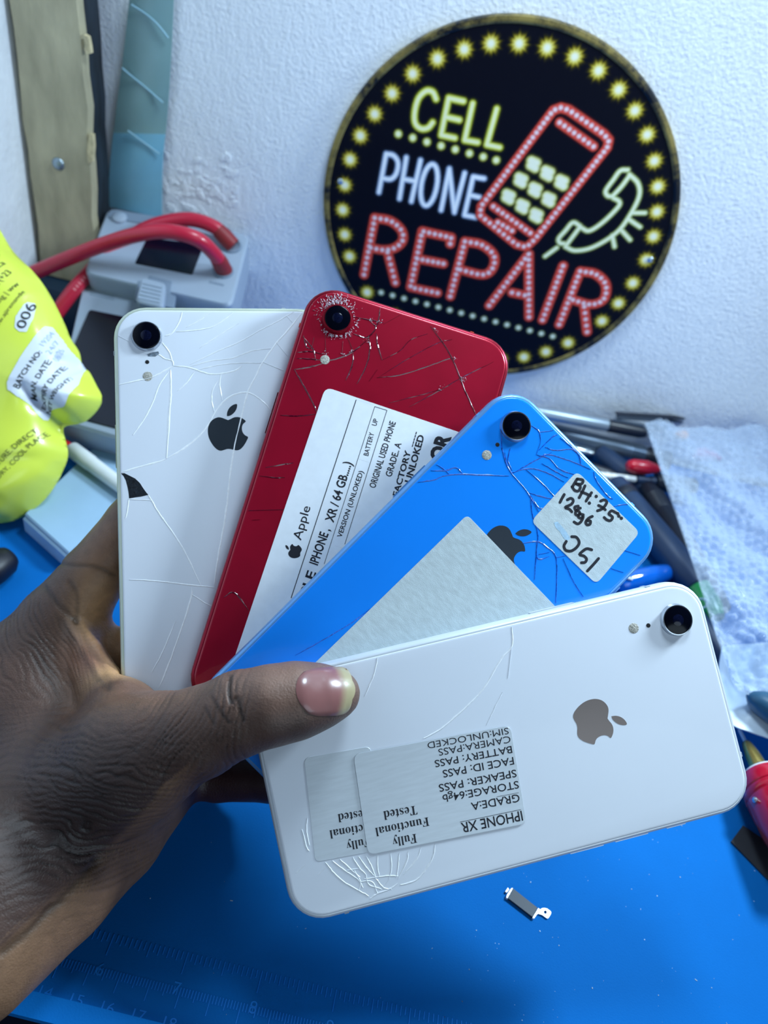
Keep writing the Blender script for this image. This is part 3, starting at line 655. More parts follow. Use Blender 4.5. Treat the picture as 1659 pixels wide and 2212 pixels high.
frontf = np.clip((.272 - zq_) / .012, 0, 1)
wA = zone(500, 1545, 42, 110) * frontf; wB = zone(385, 1610, 85, 110) * frontf; wC = zone(190, 1790, 190, 130, -38) * frontf; wD = zone(70, 1400, 110, 130, -50); wE = zone(120, 1640, 170, 110) * frontf
disp = -.00060 * wA * wrinkle(100, 1.9, 1.0, 1) - .00062 * wB * wrinkle(128, 1.7, 1.1, 2) - .00085 * wC * wrinkle(14, 2.3, 1.3, 3) - .00055 * wD * wrinkle(52, 1.9, 1.0, 4) - .00048 * wE * wrinkle(-8, 1.8, 1.2, 5)
def crease(path, wpx, depth, dmin=0, dmax=1):
    global disp, creas
    e = dpath(hu, hv, path); g_ = np.exp(-(e / wpx) ** 2) * ((zq_ > dmin) & (zq_ < dmax)); disp = disp - depth * g_; creas = np.maximum(creas, g_)
def dpath(U, V, path):
    P = spline(path, 5); d = np.full(U.shape, 1e9)
    for a, b in zip(P[:-1], P[1:]):
        ab = b - a; t = np.clip(((U - a[0]) * ab[0] + (V - a[1]) * ab[1]) / (ab @ ab + 1e-12), 0, 1); d = np.minimum(d, np.hypot(U - a[0] - t * ab[0], V - a[1] - t * ab[1]))
    return d
creas = np.zeros(n)
zt_ = lambda *p: [(x / 1.924, 1050 + y / 1.924) for x, y in p]
crease(zt_((955, 790), (950, 850), (962, 900)), 4, .0008, 0, .26); crease(zt_((985, 880), (1000, 940), (1010, 975)), 4, .0007, 0, .26); crease(zt_((880, 880), (915, 940), (950, 985)), 4, .0005, 0, .26); crease(zt_((850, 920), (885, 990)), 3, .0004, 0, .26)
crease(zt_((185, 420), (240, 490), (290, 540), (318, 560)), 6, .0004); crease(zt_((290, 400), (318, 450), (322, 520), (315, 560)), 6, .0004); crease(zt_((250, 560), (300, 640), (360, 740), (400, 800), (440, 840)), 8, .0003); crease(zt_((240, 320), (300, 330), (400, 335), (475, 370)), 5, .0004); crease(zt_((320, 560), (370, 660), (420, 740), (455, 835)), 8, .0003)
crease([(208, 1860), (140, 1935), (60, 2010), (0, 2060)], 10, .0005, .0, 1); crease([(110, 1955), (60, 2020), (10, 2060)], 6, .0002)
ridge_ = np.exp(-(np.abs((hv * .97 + hu * .1) % 8.6 - 4.3) / 1.6) ** 2) * zone(205, 1330, 60, 110) * .00010; disp += ridge_
co2 = co + no * disp[:, None]
me2.vertices.foreach_set('co', co2.ravel())
# skin colour: dark on the back of the hand, paler and warmer on the palm side; light and shade painted in too
def mixc(c, col_, a): a = np.clip(a, 0, 1)[:, None]; return c * (1 - a) + np.array(srgb(*col_))[:3] * a
colr = np.tile(np.array(srgb(84, 60, 50))[:3], (n, 1))
colr = mixc(colr, (122, 88, 70), zone(330, 1500, 160, 60)); colr = mixc(colr, (128, 98, 84), zone(620, 1465, 150, 52))  # browner web; thumb top lightened, its sheen put into the colour
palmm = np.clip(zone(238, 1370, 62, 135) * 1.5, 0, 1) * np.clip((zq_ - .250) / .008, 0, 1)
colr = mixc(colr, (216, 166, 118), palmm); colr = mixc(colr, (164, 112, 88), np.clip(zone(192, 1420, 50, 45) * .9, 0, 1) * np.clip((zq_ - .255) / .006, 0, 1))  # pale palm skin, lightened further to replace missing light
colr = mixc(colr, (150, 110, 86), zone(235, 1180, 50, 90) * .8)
tn = np.clip((dpath(hu, hv, [(330, 1720), (208, 1845), (104, 1940), (0, 2040)]) ) / 14, 0, 1); below = (hv - np.interp(hu, [-400, 0, 104, 208, 317, 420], [2330, 2030, 1935, 1842, 1725, 1640])) > 0
colr = mixc(colr, (134, 100, 74), below * tn * np.clip((430 - hu) / 60, 0, 1)); colr = mixc(colr, (40, 30, 34), zone(180, 1760, 210, 120, -38) * .8 * frontf)  # paler heel; thenar darkened, its shade painted in
colr = mixc(colr, (52, 26, 28), np.clip((hu - 385) / 30, 0, 1) * (zq_ > .262))  # fingers behind the phones: shade painted as darker skin
colr *= (1 - .6 * np.clip(-disp / .0006, 0, 1))[:, None]  # creases darkened by depth: painted shade
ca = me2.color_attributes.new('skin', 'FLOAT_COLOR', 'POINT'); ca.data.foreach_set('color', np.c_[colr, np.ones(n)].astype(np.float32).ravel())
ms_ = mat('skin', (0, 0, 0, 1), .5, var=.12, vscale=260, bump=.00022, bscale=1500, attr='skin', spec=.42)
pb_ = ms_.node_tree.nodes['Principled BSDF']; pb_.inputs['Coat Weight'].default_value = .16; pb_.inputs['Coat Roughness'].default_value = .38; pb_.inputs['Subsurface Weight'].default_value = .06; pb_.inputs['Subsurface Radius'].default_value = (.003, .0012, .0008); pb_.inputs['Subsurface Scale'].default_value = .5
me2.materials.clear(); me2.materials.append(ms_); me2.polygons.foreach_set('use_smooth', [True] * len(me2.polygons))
tag(hand, 'dark brown left hand gripping the fan of four phones, thumb pressed across the front one', 'hand')
# thumbnail: curved plate on the thumb's back, shaped over the skin surface
ta, tb = thumb[3][:3], thumb[0][:3]; taxis = (tb - ta) / np.linalg.norm(tb - ta)
nu = np.sin(np.linspace(0, 1, 26) * math.pi / 2) ** 1.15; nv_ = np.linspace(-1, 1, 25); G = []
def to_surf(u, v, lift):
    d = ray(u, v); t = .19; bt = (9, t)
    for _ in range(60):
        P = CC + d * t; e = float(sdf_hand(P[None].astype(np.float32))[0]); bt = min(bt, (e, t))
        if e < .00003 or t > .27: break
        t += e * .8
    t = bt[1]          # where the ray only grazes the tip, keep its nearest point
    P = CC + d * t; h_ = .0004; g_ = np.array([float(sdf_hand((P + h_ * np.eye(3)[k])[None].astype(np.float32))[0] - sdf_hand((P - h_ * np.eye(3)[k])[None].astype(np.float32))[0]) for k in range(3)]); g_ /= np.linalg.norm(g_) + 1e-12
    return P, g_
for a in nu:
    row_ = []
    for b in nv_:
        # nail outline in the picture: cuticle at left, rounded free edge at right
        half = np.interp(a, [0, .08, .3, .7, .82, .90, .95, .98, 1], [.66, .86, .98, 1.0, .96, .88, .78, .66, .46]); cu_ = 640 + 119 * a + (6 - 10 * b * b) * (a > .999) + (1 - a) * 10 * b * b * 1.2; cv_ = 1497 - 6 * a + b * half * (53 + 0 * a) + (1 - a) * 0
        cu_ += b * 6 * (1 - a); row_.append((cu_, cv_))
    G.append(row_)
pts_ = [to_surf(u, v, 0) for r_ in G for u, v in r_]
lift = lambda a, b: .00035 * min(1, (1 - abs(b)) * 5 + .15) * min(1, a * 6 + .1) + .0005 * max(0, a - .75)
top = np.array([p + g_ * lift(nu[i // 25], nv_[i % 25]) for i, (p, g_) in enumerate(pts_)]).reshape(26, 25, 3); bot = np.array([p - g_ * .0006 for p, g_ in pts_]).reshape(26, 25, 3)
mb = MB(); mb.grid(top); mb.grid(bot); m_ = 26 * 25
e = [(i * 25, (i + 1) * 25) for i in range(25)] + [(i * 25 + 24, (i + 1) * 25 + 24) for i in range(25)] + [(j, j + 1) for j in range(24)] + [(25 * 25 + j, 25 * 25 + j + 1) for j in range(24)]
mb.f += [(p_, q_, q_ + m_, p_ + m_) for p_, q_ in e]
nail = mb.build('thumbnail', mat('nail', (0, 0, 0, 1), .28, var=.04, vscale=200, coat=.25, attr='nail'), hand, angle=70)
nc = nail.data.color_attributes.new('nail', 'FLOAT_COLOR', 'POINT'); aa = np.tile(np.repeat(nu, 25), 2); bb = np.tile(np.tile(nv_, 26), 2); c_ = np.tile(np.array(srgb(132, 88, 86))[:3], (len(aa), 1))
edge_ = np.clip((aa - (.78 - .14 * np.abs(bb) ** 2)) / .14, 0, 1); c_ = c_ * (1 - edge_[:, None]) + np.array(srgb(158, 146, 114))[:3] * edge_[:, None]
rimn = np.clip((np.abs(bb) - .9) / .1, 0, 1) * .6; c_ = c_ * (1 - rimn[:, None]) + np.array(srgb(110, 80, 72))[:3] * rimn[:, None]
nc.data.foreach_set('color', np.c_[c_, np.ones(len(aa))].astype(np.float32).ravel()); nail['label'] = 'glossy pink thumbnail with a pale worn tip'
# ================================================================== ROUND SIGN
SY = WALL_Y - .0042
zs = lambda x, y: on_y(680 + x * .4943, 20 + y * .4943, SY)
rim_px = [(1112.5, 36), (1322.6, 101.6), (1421, 208), (1470, 366), (1451, 514), (1382, 657.6), (1273, 756.5), (1125, 806), (702, 440), (709.7, 341), (744, 237.5), (843, 119), (957, 62)]
ex = np.array([on_y(*q, SY) for q in rim_px]); A_ = np.c_[2 * ex[:, 0], 2 * ex[:, 2], np.ones(len(ex))]; so = np.linalg.lstsq(A_, ex[:, 0] ** 2 + ex[:, 2] ** 2, rcond=None)[0]
sc = np.array([so[0], SY, so[1]]); SR = math.sqrt(so[2] + so[0] ** 2 + so[1] ** 2)
sign = thing('round_sign', 'round black CELL PHONE REPAIR sign ringed with yellow bulbs on the wall', 'sign', (sc[0], WALL_Y, sc[2]))
NG = 430; g = np.linspace(-1, 1, NG) * (SR - .0030)
GX, GZ = np.meshgrid(g, g, indexing='xy'); inside = (GX ** 2 + GZ ** 2) < (SR - .0030) ** 2
PX, PZ = sc[0] + GX[inside], sc[2] + GZ[inside]
pts2 = np.c_[PX, PZ]; col = np.tile(np.array(srgb(5, 7, 22))[:3], (len(pts2), 1))
q2 = lambda x, y: zs(x, y)[[0, 2]]
unit = np.linalg.norm(q2(800, 800) - q2(900, 800)) / 100   # metres per zoom pixel
def dseg(path):
    P = np.array([q2(*p) for p in path]); d = np.full(len(pts2), 1e9)
    for a, b in zip(P[:-1], P[1:]):
        ab = b - a; t = np.clip(((pts2 - a) @ ab) / (ab @ ab + 1e-18), 0, 1); d = np.minimum(d, np.linalg.norm(pts2 - a - t[:, None] * ab, axis=1))
    return d / unit
def layer(d, w, c, soft=5.0):
    global col
    a = np.clip((w - d) / soft + .5, 0, 1)[:, None]; col = col * (1 - a) + np.array(srgb(*c))[:3] * a
def dots(ps): 
    d = np.full(len(pts2), 1e9)
    for p in ps: d = np.minimum(d, np.linalg.norm(pts2 - q2(*p), axis=1))
    return d / unit
bulbs = [(770, 150), (893, 150), (1016, 168), (1136, 207), (1240, 268), (1328, 352), (1399, 443), (1453, 548), (1484, 663), (1499, 775), (1495, 885), (1480, 993), (1448, 1095), (1390, 1197), (1327, 1285), (1255, 1363), (1107, 1458), (1010, 1497), (914, 1520), (653, 175), (536, 216), (428, 282), (338, 368), (262, 458), (199, 553), (154, 657), (131, 768), (122, 877), (131, 985), (152, 1080), (229, 1237), (815, 1528), (715, 1520), (615, 1495), (520, 1455), (430, 1400), (350, 1335)]
for bx, by in bulbs:
    c = q2(bx, by); dv = pts2 - c; d = np.linalg.norm(dv, axis=1) / unit; m = d < 75; an = np.arctan2(dv[m, 1], dv[m, 0])
    jag = 1 + .10 * np.sin(an * 11 + bx) + .06 * np.sin(an * 19 + by); dm = d[m] / jag
    for r, cc, s in ((38, (60, 54, 10), 22), (31, (160, 142, 36), 14), (26, (214, 196, 70), 10), (20, (240, 230, 140), 10), (13, (250, 250, 226), 9)):
        a = np.clip((r - dm) / s + .5, 0, 1)[:, None]; col[m] = col[m] * (1 - a) + np.array(srgb(*cc))[:3] * a
def arc(cx, cy, rx, ry, a0, a1, rot=0, n=14):
    out = []
    for t in np.radians(np.linspace(a0, a1, n)):
        x, y = rx * math.cos(t), ry * math.sin(t); c, s = math.cos(math.radians(rot)), math.sin(math.radians(rot)); out.append((cx + x * c - y * s, cy + x * s + y * c))
    return out
def tubes(paths, w, glow, body, core):
    d = np.full(len(pts2), 1e9)
    for p in paths: d = np.minimum(d, dseg(p))
    layer(d, w * 1.45, tuple(int(c * .30) for c in glow), 10); layer(d, w, glow, 6); layer(d, w * .72, body, 6); layer(d, w * .36, core, 7)
YE = ((190, 196, 50), (236, 240, 120), (252, 252, 214))
YP = ((176, 190, 110), (226, 236, 170), (250, 252, 232))
BL = ((120, 146, 190), (214, 226, 244), (252, 253, 255))
S = lambda *p: [tuple(x) for x in spline(p, 6)]
tubes([S((530, 392), (515, 362), (485, 358), (452, 392), (436, 455), (440, 500), (465, 522), (495, 518), (515, 495)), [(650, 402), (585, 388), (552, 550), (612, 563)], [(570, 470), (632, 484)],
       [(690, 412), (655, 572), (712, 582)], [(795, 436), (752, 592), (808, 604)]], 14, *YE)
for p in [(365, 545), (428, 562), (490, 580), (552, 597), (614, 613), (676, 630), (736, 645), (793, 660)]:
    d = dots([p]); layer(d, 21, (70, 72, 16), 10); layer(d, 16, (214, 218, 110), 6); layer(d, 10, (250, 252, 214), 5)
tubes([[(312, 632), (280, 800)], S((312, 632), (345, 640), (364, 672), (356, 718), (332, 742), (296, 738)), [(400, 648), (370, 828)], [(462, 660), (422, 840)], [(388, 742), (440, 752)],
       arc(500, 768, 34, 92, 0, 360, 10, 26), [(588, 697), (552, 878)], [(588, 697), (610, 888)], [(655, 716), (610, 888)], [(740, 740), (692, 732), (654, 900), (704, 910)], [(676, 812), (720, 822)]], 12.5, *BL)
# red letters set with white beads
RED = ((238, 86, 70), (222, 66, 56))
def beaded(paths, w=21, sp=25, bead=9.5):
    d = np.full(len(pts2), 1e9); bs = []
    for p in paths:
        d = np.minimum(d, dseg(p)); P = np.array(p, float); L = np.r_[0, np.cumsum(np.linalg.norm(np.diff(P, axis=0), axis=1))]
        for t in np.linspace(0, L[-1], max(2, int(round(L[-1] / sp)) + 1)): bs.append((np.interp(t, L, P[:, 0]), np.interp(t, L, P[:, 1])))
    layer(d, w * 1.3, (66, 16, 20), 10); layer(d, w, RED[0], 6); layer(d, w * .72, RED[1], 6)
    b = dots(bs); layer(b, bead * 1.25, (226, 140, 140), 5); layer(b, bead * .85, (250, 226, 232), 5)
beaded([[(262, 912), (215, 1160)], S((262, 912), (330, 925), (378, 965), (384, 1010), (350, 1043), (300, 1052), (244, 1042)), [(318, 1062), (352, 1195)]])
beaded([[(592, 1025), (596, 998), (470, 970), (418, 1215), (536, 1240)], [(448, 1090), (562, 1112)]])
beaded([[(656, 1015), (592, 1255)], S((656, 1015), (730, 1030), (782, 1075), (778, 1130), (735, 1160), (636, 1138))])
beaded([[(935, 1070), (762, 1295)], [(935, 1070), (936, 1345)], [(862, 1238), (918, 1250)]])
beaded([[(1085, 1122), (995, 1358)]]); beaded([[(1160, 1145), (1068, 1378)], S((1160, 1145), (1228, 1158), (1272, 1205), (1262, 1268), (1205, 1290), (1128, 1270)), [(1178, 1300), (1190, 1410)]])
for k in range(16): 
    d = dots([(290 + 50 * k, 1238 + 12.8 * k)]); layer(d, 19, (52, 58, 40), 10); layer(d, 14, (176, 186, 150), 6); layer(d, 8, (240, 244, 226), 5)
beaded([[(1075, 430), (1042, 442), (726, 862), (722, 900), (880, 1028), (925, 1040), (962, 1005), (1278, 605), (1285, 572), (1262, 545), (1110, 440), (1075, 430)], [(1070, 495), (1218, 600)], [(780, 862), (942, 978)], [(800, 932), (830, 948), (862, 968)]], w=18, sp=26, bead=9)
for kx, ky in [(955, 678), (1016, 718), (1078, 757), (900, 748), (962, 790), (1022, 832), (846, 820), (907, 862), (967, 902)]:
    a = (kx - 6, ky - 14), (kx + 6, ky + 14); d = np.minimum(dseg([(kx - 9, ky - 16), (kx + 14, ky - 6)]), dseg([(kx - 12, ky + 4), (kx + 9, ky + 16)]))
    layer(d, 26, (80, 80, 30), 12); layer(d, 20, (222, 222, 130), 6); layer(d, 13, (250, 250, 224), 8)
tubes([S((1368, 702), (1335, 706), (1305, 745), (1272, 792), (1280, 815), (1300, 818)), S((1300, 818), (1340, 775), (1375, 728)), S((1375, 722), (1412, 760), (1418, 815), (1380, 895), (1320, 975), (1220, 1038), (1140, 1055), (1095, 1038)),
       S((1305, 825), (1330, 840), (1325, 865), (1260, 930), (1200, 968), (1165, 955)), S((1160, 948), (1128, 932), (1095, 968), (1066, 1002), (1072, 1022), (1090, 1024)), [(1160, 950), (1100, 1030)],
       [(1392, 890), (1444, 890)], [(1368, 915), (1422, 952)], [(1342, 968), (1378, 1008)], [(1300, 988), (1310, 1038)], [(1058, 1042), (1006, 1080)]], 10.5, *YP)
idx = -np.ones((NG, NG), int); idx[inside] = np.arange(inside.sum())
a, b, c, d = idx[:-1, :-1], idx[:-1, 1:], idx[1:, 1:], idx[1:, :-1]; ok = (a >= 0) & (b >= 0) & (c >= 0) & (d >= 0)
F = np.stack([a[ok], b[ok], c[ok], d[ok]], 1)
mb = MB(); mb.v = [(x, SY, z) for x, z in pts2.tolist()]; mb.f = [tuple(q) for q in F.tolist()]
face = mb.build('printed_face', mat('sign_print', (0, 0, 0, 1), .5, var=.02, attr='print', spec=.12), sign, smooth=False)
ca = face.data.color_attributes.new('print', 'FLOAT_COLOR', 'POINT'); ca.data.foreach_set('color', np.c_[col, np.ones(len(col))].astype(np.float32).ravel())
prof = [(-.0002, SR - .0040), (.0003, SR - .0037), (.0007, SR - .0030), (.0008, SR - .0018), (.0004, SR - .0006), (-.001, SR), (-.0039, SR), (-.0041, SR - .001)]
mb = MB(); mb.lathe((sc[0], SY, sc[2]), (0, -1, 0), prof[::1], 128); mb.f = mb.f[:-2]
rim = mb.build('gold_rim', mat('rim_gold', srgb(30, 28, 20), .38, metal=.3), sign)
m = MATS['rim_gold']; nt = m.node_tree; N = nt.nodes; Lk = nt.links; pr = N['Principled BSDF']
tc = N.new('ShaderNodeTexCoord'); nz = N.new('ShaderNodeTexNoise'); nz.inputs['Scale'].default_value = 60; nz.inputs['Detail'].default_value = 6; nz.inputs['Roughness'].default_value = .7; Lk.new(tc.outputs['Object'], nz.inputs['Vector'])
rp = N.new('ShaderNodeValToRGB'); rp.color_ramp.elements[0].position = .42; rp.color_ramp.elements[0].color = srgb(16, 20, 30); rp.color_ramp.elements[1].position = .62; rp.color_ramp.elements[1].color = srgb(150, 132, 72)
Lk.new(nz.outputs['Fac'], rp.inputs[0]); Lk.new(rp.outputs[0], pr.inputs['Base Color']); rim['label'] = 'worn gold edge'
mb = MB(); mb.lathe((sc[0], SY + .0002, sc[2]), (0, 1, 0), [(.0002, SR - .002), (.0036, SR - .002)], 96); mb.build('backing_plate', mat('sign_back', srgb(30, 34, 44), .6), sign)
for q in ((112, 752), (1466, 1094)):
    c_ = zs(*q); mb = MB(); mb.lathe(c_, (0, -1, 0), [(-.001, .0016), (.0004, .0016), (.0008, .0012), (.0009, .0002)], 14); mb.build('screw', mat('screw_steel', srgb(190, 205, 220), .3, metal=.9), sign)
# ================================================================== LEFT SIDE: plank, film, testers, cables, pouch, pen, tray
def quad_px(ps, y=None, z=None): return [on_y(*p, y) if y is not None else on_z(*p, z) for p in ps]
YP_ = 0.42
x0, x1 = on_y(15, 0, YP_)[0] + .0008, on_y(178, 100, YP_)[0]
zb_ = .040
plank = thing('wooden_plank', 'rough greyed wooden plank with black side standing against the back wall', 'plank', ((x0 + x1) / 2, (YP_ + WALL_Y) / 2, zb_))
mw = mat('old_wood', srgb(182, 172, 142), .75, var=.24, vscale=70, bump=.0005, bscale=220, stretch=(1, 1, .35))
mb = MB(); nz_ = 40; zz = np.linspace(zb_, .62, nz_); jl = rng.normal(0, .0005, nz_); jr = rng.normal(0, .0007, nz_)
fr = np.array([[(x0 + jl[i] + .0008, YP_, z), (x1 + jr[i] - .0008, YP_, z)] for i, z in enumerate(zz)])
bk = np.array([[(x0 + jl[i], YP_ + .006, z), (x1 + jr[i], YP_ + .006, z)] for i, z in enumerate(zz)])
V = np.concatenate([fr[:, 0], fr[:, 1], bk[:, 1], bk[:, 0]]); mb.add(V, [(k * nz_ + i, ((k + 1) % 4) * nz_ + i, ((k + 1) % 4) * nz_ + i + 1, k * nz_ + i + 1) for k in range(4) for i in range(nz_ - 1)] + [(0, nz_, 2 * nz_, 3 * nz_), (nz_ - 1, 4 * nz_ - 1, 3 * nz_ - 1, 2 * nz_ - 1)])
mb.build('front_board', mw, plank, angle=30)
md = mat('dark_side', srgb(26, 36, 46), .7, var=.6, vscale=120, bump=.0008, bscale=300, stretch=(1, 1, .3))  # dark rough material for the plank's right side
xs = on_y(232, 250, .443)[0]
mb = MB(); fr = np.array([[(x1 - .001 + jr[i], YP_ + .0012, z), (xs - .002 + jr[i] * .6, .4445, z)] for i, z in enumerate(zz)]); bk = np.array([[(x0 + .002, YP_ + .0066, z), (x0 + .002, .4465, z)] for z in zz])
V = np.concatenate([fr[:, 0], fr[:, 1], bk[:, 1], bk[:, 0]]); mb.add(V, [(k * nz_ + i, ((k + 1) % 4) * nz_ + i, ((k + 1) % 4) * nz_ + i + 1, k * nz_ + i + 1) for k in range(4) for i in range(nz_ - 1)] + [(0, nz_, 2 * nz_, 3 * nz_), (nz_ - 1, 4 * nz_ - 1, 3 * nz_ - 1, 2 * nz_ - 1)])
o = mb.build('dark_side', md, plank, angle=30); o['label'] = 'black side'
for ps in (((181, 75), (190, 80), (194, 100), (196, 116), (187, 118), (182, 106), (185, 92)), ((192, 290), (200, 292), (202, 320), (199, 350), (190, 352), (188, 320))):
    P = np.array([on_y(*p, YP_ - .0006) for p in ps]); mb = MB(); mb.prism(P, (0, .003, 0)); mb.build('splinter', mat('pale_splinter', srgb(206, 190, 150), .7, var=.2, vscale=400), plank, smooth=False)
c = on_y(126, 354, YP_); mb = MB(); mb.lathe(c + np.array([0, .0005, 0]), (0, -1, 0), [(0, .0036), (.0008, .0036), (.0016, .0030), (.0021, .0018), (.0023, .0003)], 20); mb.build('screw_head', mat('zinc', srgb(150, 165, 175), .3, metal=.8, bump=.0003, bscale=500), plank)
# dark block under the plank
p0, p1 = on_z(92, 600, .03), on_z(200, 640, .02)
mb = MB(); mb.box((-.232, .424, .0195), (.030, 0, 0), (0, .018, 0), (0, 0, .0195), bev=.003); tag(mb.build('storage_box', mat('teal_dark', srgb(24, 52, 74), .55)), 'dark teal box under the end of the wooden plank', 'box')
# translucent film strip in the corner
film = thing('plastic_film', 'pale teal plastic film strip hanging down the wall beside the plank', 'film', on_y(300, 440, .446))
E0 = [(283, -30), (268, 110), (250, 250), (240, 340), (232, 445)]; E1 = [(377, -30), (371, 110), (362, 250), (352, 350), (350, 470)]
A = spline(E0, 8); B = spline(E1, 8); t = np.linspace(0, 1, 9); G = []
for i in range(len(A)):
    row = []
    for k, s in enumerate(t):
        u, v = A[i] * (1 - s) + B[i] * s; row.append(on_y(u, v, .4465 - .0022 * math.sin(math.pi * s) - .0006 * math.sin(i * .5 + s * 3)))
    G.append(row)
def slab(G, th, nvec):
    G = np.asarray(G, float); a, b = G.shape[:2]; nv = np.asarray(nvec, float) * th; mb = MB(); mb.grid(G); mb.grid(G + nv); m = a * b
    e = [(i * b, (i + 1) * b) for i in range(a - 1)] + [(i * b + b - 1, (i + 1) * b + b - 1) for i in range(a - 1)] + [(j, j + 1) for j in range(b - 1)] + [((a - 1) * b + j, (a - 1) * b + j + 1) for j in range(b - 1)]
    mb.f += [(p, q, q + m, p + m) for p, q in e]; return mb
cut = int(len(A) * .66)
slab(G[:cut + 1], .0004, (0, -1, 0)).build('upper_sheet', mat('film_green', srgb(128, 162, 164), .35, var=.05), film)
slab(G[cut - 2:], .0004, (0, -1.6, 0)).build('lower_sheet', mat('film_blue', srgb(126, 184, 208), .3, var=.08, vscale=40), film)
for pts in ([(284, 10), (312, 28), (338, 50), (364, 82)], [(264, 147), (285, 165), (318, 192), (352, 222)], [(276, 282), (300, 300), (330, 322), (344, 332)]):
    mb = MB(); mb.tube([on_y(*p, .4432) for p in spline(pts, 5)], .0005, 8); mb.build('fold_line', mat('film_fold', srgb(150, 190, 206), .3), film)

# grey testers
mg = mat('grey_plastic', srgb(158, 172, 190), .5, var=.03, bump=.00004, bscale=1500)
mg2 = mat('grey_plastic_dark', srgb(128, 144, 164), .5, var=.04)
ms = mat('dark_screen', srgb(4, 10, 30), .18, var=.1)
def on_line(p, q): pass
pt = on_y(236, 449, .437); pb = on_y(205, 585, .388)
hv = pb - pt; nn = np.cross(np.array([1.0, 0, 0]), hv); nn /= np.linalg.norm(nn)
if nn @ CF > 0: nn = -nn
t1 = lambda u, v, h=0.0: on_plane(u, v, pt + nn * h, nn)
spot = thing('spot_welder', 'grey plastic battery tester with dark screen, leaning on the wall, red cables plugged in', 'tester', np.array([*(t1(370, 560)[:2]), 0.02]))
def slab_px(f, px, depth, m, name, parent, bev=.0015, up=0.0, rad=None):
    P = np.array([f(u, v, up) for u, v in px])
    if rad:
        out = []; n = len(P)
        for i in range(n):
            a, b, c_ = P[i - 1], P[i], P[(i + 1) % n]; p0 = b + (a - b) / np.linalg.norm(a - b) * rad; p1 = b + (c_ - b) / np.linalg.norm(c_ - b) * rad
            for t in np.linspace(0, 1, 5): out.append((1 - t) ** 2 * p0 + 2 * t * (1 - t) * b + t * t * p1)
        P = np.array(out)
    e1, e2 = P[1] - P[0], P[2] - P[0]; n_ = np.cross(P[len(P) // 3] - P[0], P[2 * len(P) // 3] - P[0]); n_ /= np.linalg.norm(n_)
    if n_ @ CF > 0: P = P[::-1]; n_ = -n_
    mb = MB(); mb.prism(P - n_ * depth, n_ * depth, bev_mm=bev); return mb.build(name, m, parent)
slab_px(t1, [(232, 447), (540, 505), (500, 662), (180, 590)], .028, mg, 'housing', spot, rad=.006)
slab_px(t1, [(318, 513), (441, 527), (415, 592), (291, 568)], .0012, ms, 'screen', spot, bev=.0002, up=.0006, rad=.001)
slab_px(t1, [(238, 452), (345, 468), (338, 486), (232, 470)], .0012, mg2, 'top_panel', spot, bev=.0003, up=.0008, rad=.002)
c = t1(259, 473); mb = MB(); mb.lathe(c, nn, [(0, .0044), (.0016, .0042), (.0024, .0030), (.0026, .0003)], 22); mb.build('button', mg, spot)
slab_px(t1, [(322, 594), (372, 607), (367, 634), (380, 640), (376, 666), (290, 648), (298, 606), (316, 612)], .002, mg2, 'slider_recess', spot, bev=.0003, up=.0004)
slab_px(t1, [(306, 597), (358, 610), (352, 664), (292, 650)], .007, mg, 'slider', spot, bev=.001, up=.0075, rad=.003)
for k in range(5):
    a, b = (309 - k * 2.4, 612 + k * 8), (350 - k * 1.2, 622 + k * 8); mb = MB(); mb.tube([t1(*a, .0077), t1(*b, .0077)], .0005, 6); mb.build('ridge', mg, spot)
for q in ((500, 532), (482, 586)):
    c = t1(*q); mb = MB(); mb.lathe(c, nn, [(.0001, .0062), (.0012, .0060), (.0013, .0048), (.0003, .0046)], 24); mb.build('socket', mg2, spot)
slab_px(t1, [(452, 606), (484, 614), (483, 618), (451, 610)], .0006, mg2, 'printed_mark', spot, bev=.0001, up=.0002)
# front tester, flat on the mat
tf, tn_ = np.array([0, .388, .056]), np.array([0, .283, .024]); n2_ = np.cross(np.array([1.0, 0, 0]), tf - tn_); n2_ /= np.linalg.norm(n2_)
t2 = lambda u, v, h=0.0: on_plane(u, v, tf + n2_ * h, n2_)
tester = thing('battery_tester', 'second grey tester with a big dark screen, propped flat behind the yellow pouch', 'tester', (*on_z(200, 800, 0)[:2], 0.0))
slab_px(t2, [(182, 600), (330, 640), (420, 680), (330, 968), (112, 905)], .021, mg, 'housing', tester, rad=.006)
slab_px(t2, [(193, 668), (330, 696), (300, 938), (100, 885)], .0014, ms, 'screen', tester, bev=.0002, up=.0007, rad=.002)
for k in range(3):
    slab_px(t2, [(192 + k * 1, 622 + k * 6), (246, 634 + k * 6), (246, 636 + k * 6), (192 + k, 624 + k * 6)], .0004, mg2, 'printed_line', tester, bev=.0, up=.0002)
# thick red cables
mr = mat('cable_red', srgb(196, 34, 62), .32, var=.05, coat=.2); mr2 = mat('boot_red', srgb(140, 34, 40), .5)
def cable(label, pts, plug):
    P = spline([at_d(u, v, d) for u, v, d in pts], 10); root = thing('red_cable', label, 'cable', P[-1], group=None)
    mb = MB(); mb.tube(P, .0041, 16); mb.build('sheath', mr, root)
    d = P[-1] - P[-4]; d /= np.linalg.norm(d); mb = MB(); mb.tube([P[-1] - d * .006, P[-1] - d * .001, P[-1] + d * .006], [.0044, .0049, .0046], 16); mb.build('boot', mr2, root)
    return root, P
dA = np.dot(t1(484, 586) - CC, CF); dB = np.dot(t1(499, 534) - CC, CF)
cable('thick red cable arching in front, plugged into the lower socket of the tester', [(20, 612, .452), (90, 582, .442), (200, 537, .428), (290, 508, .420), (360, 500, .418), (425, 516, .421), (462, 548, .432), (478, 572, dA - .006)], None)
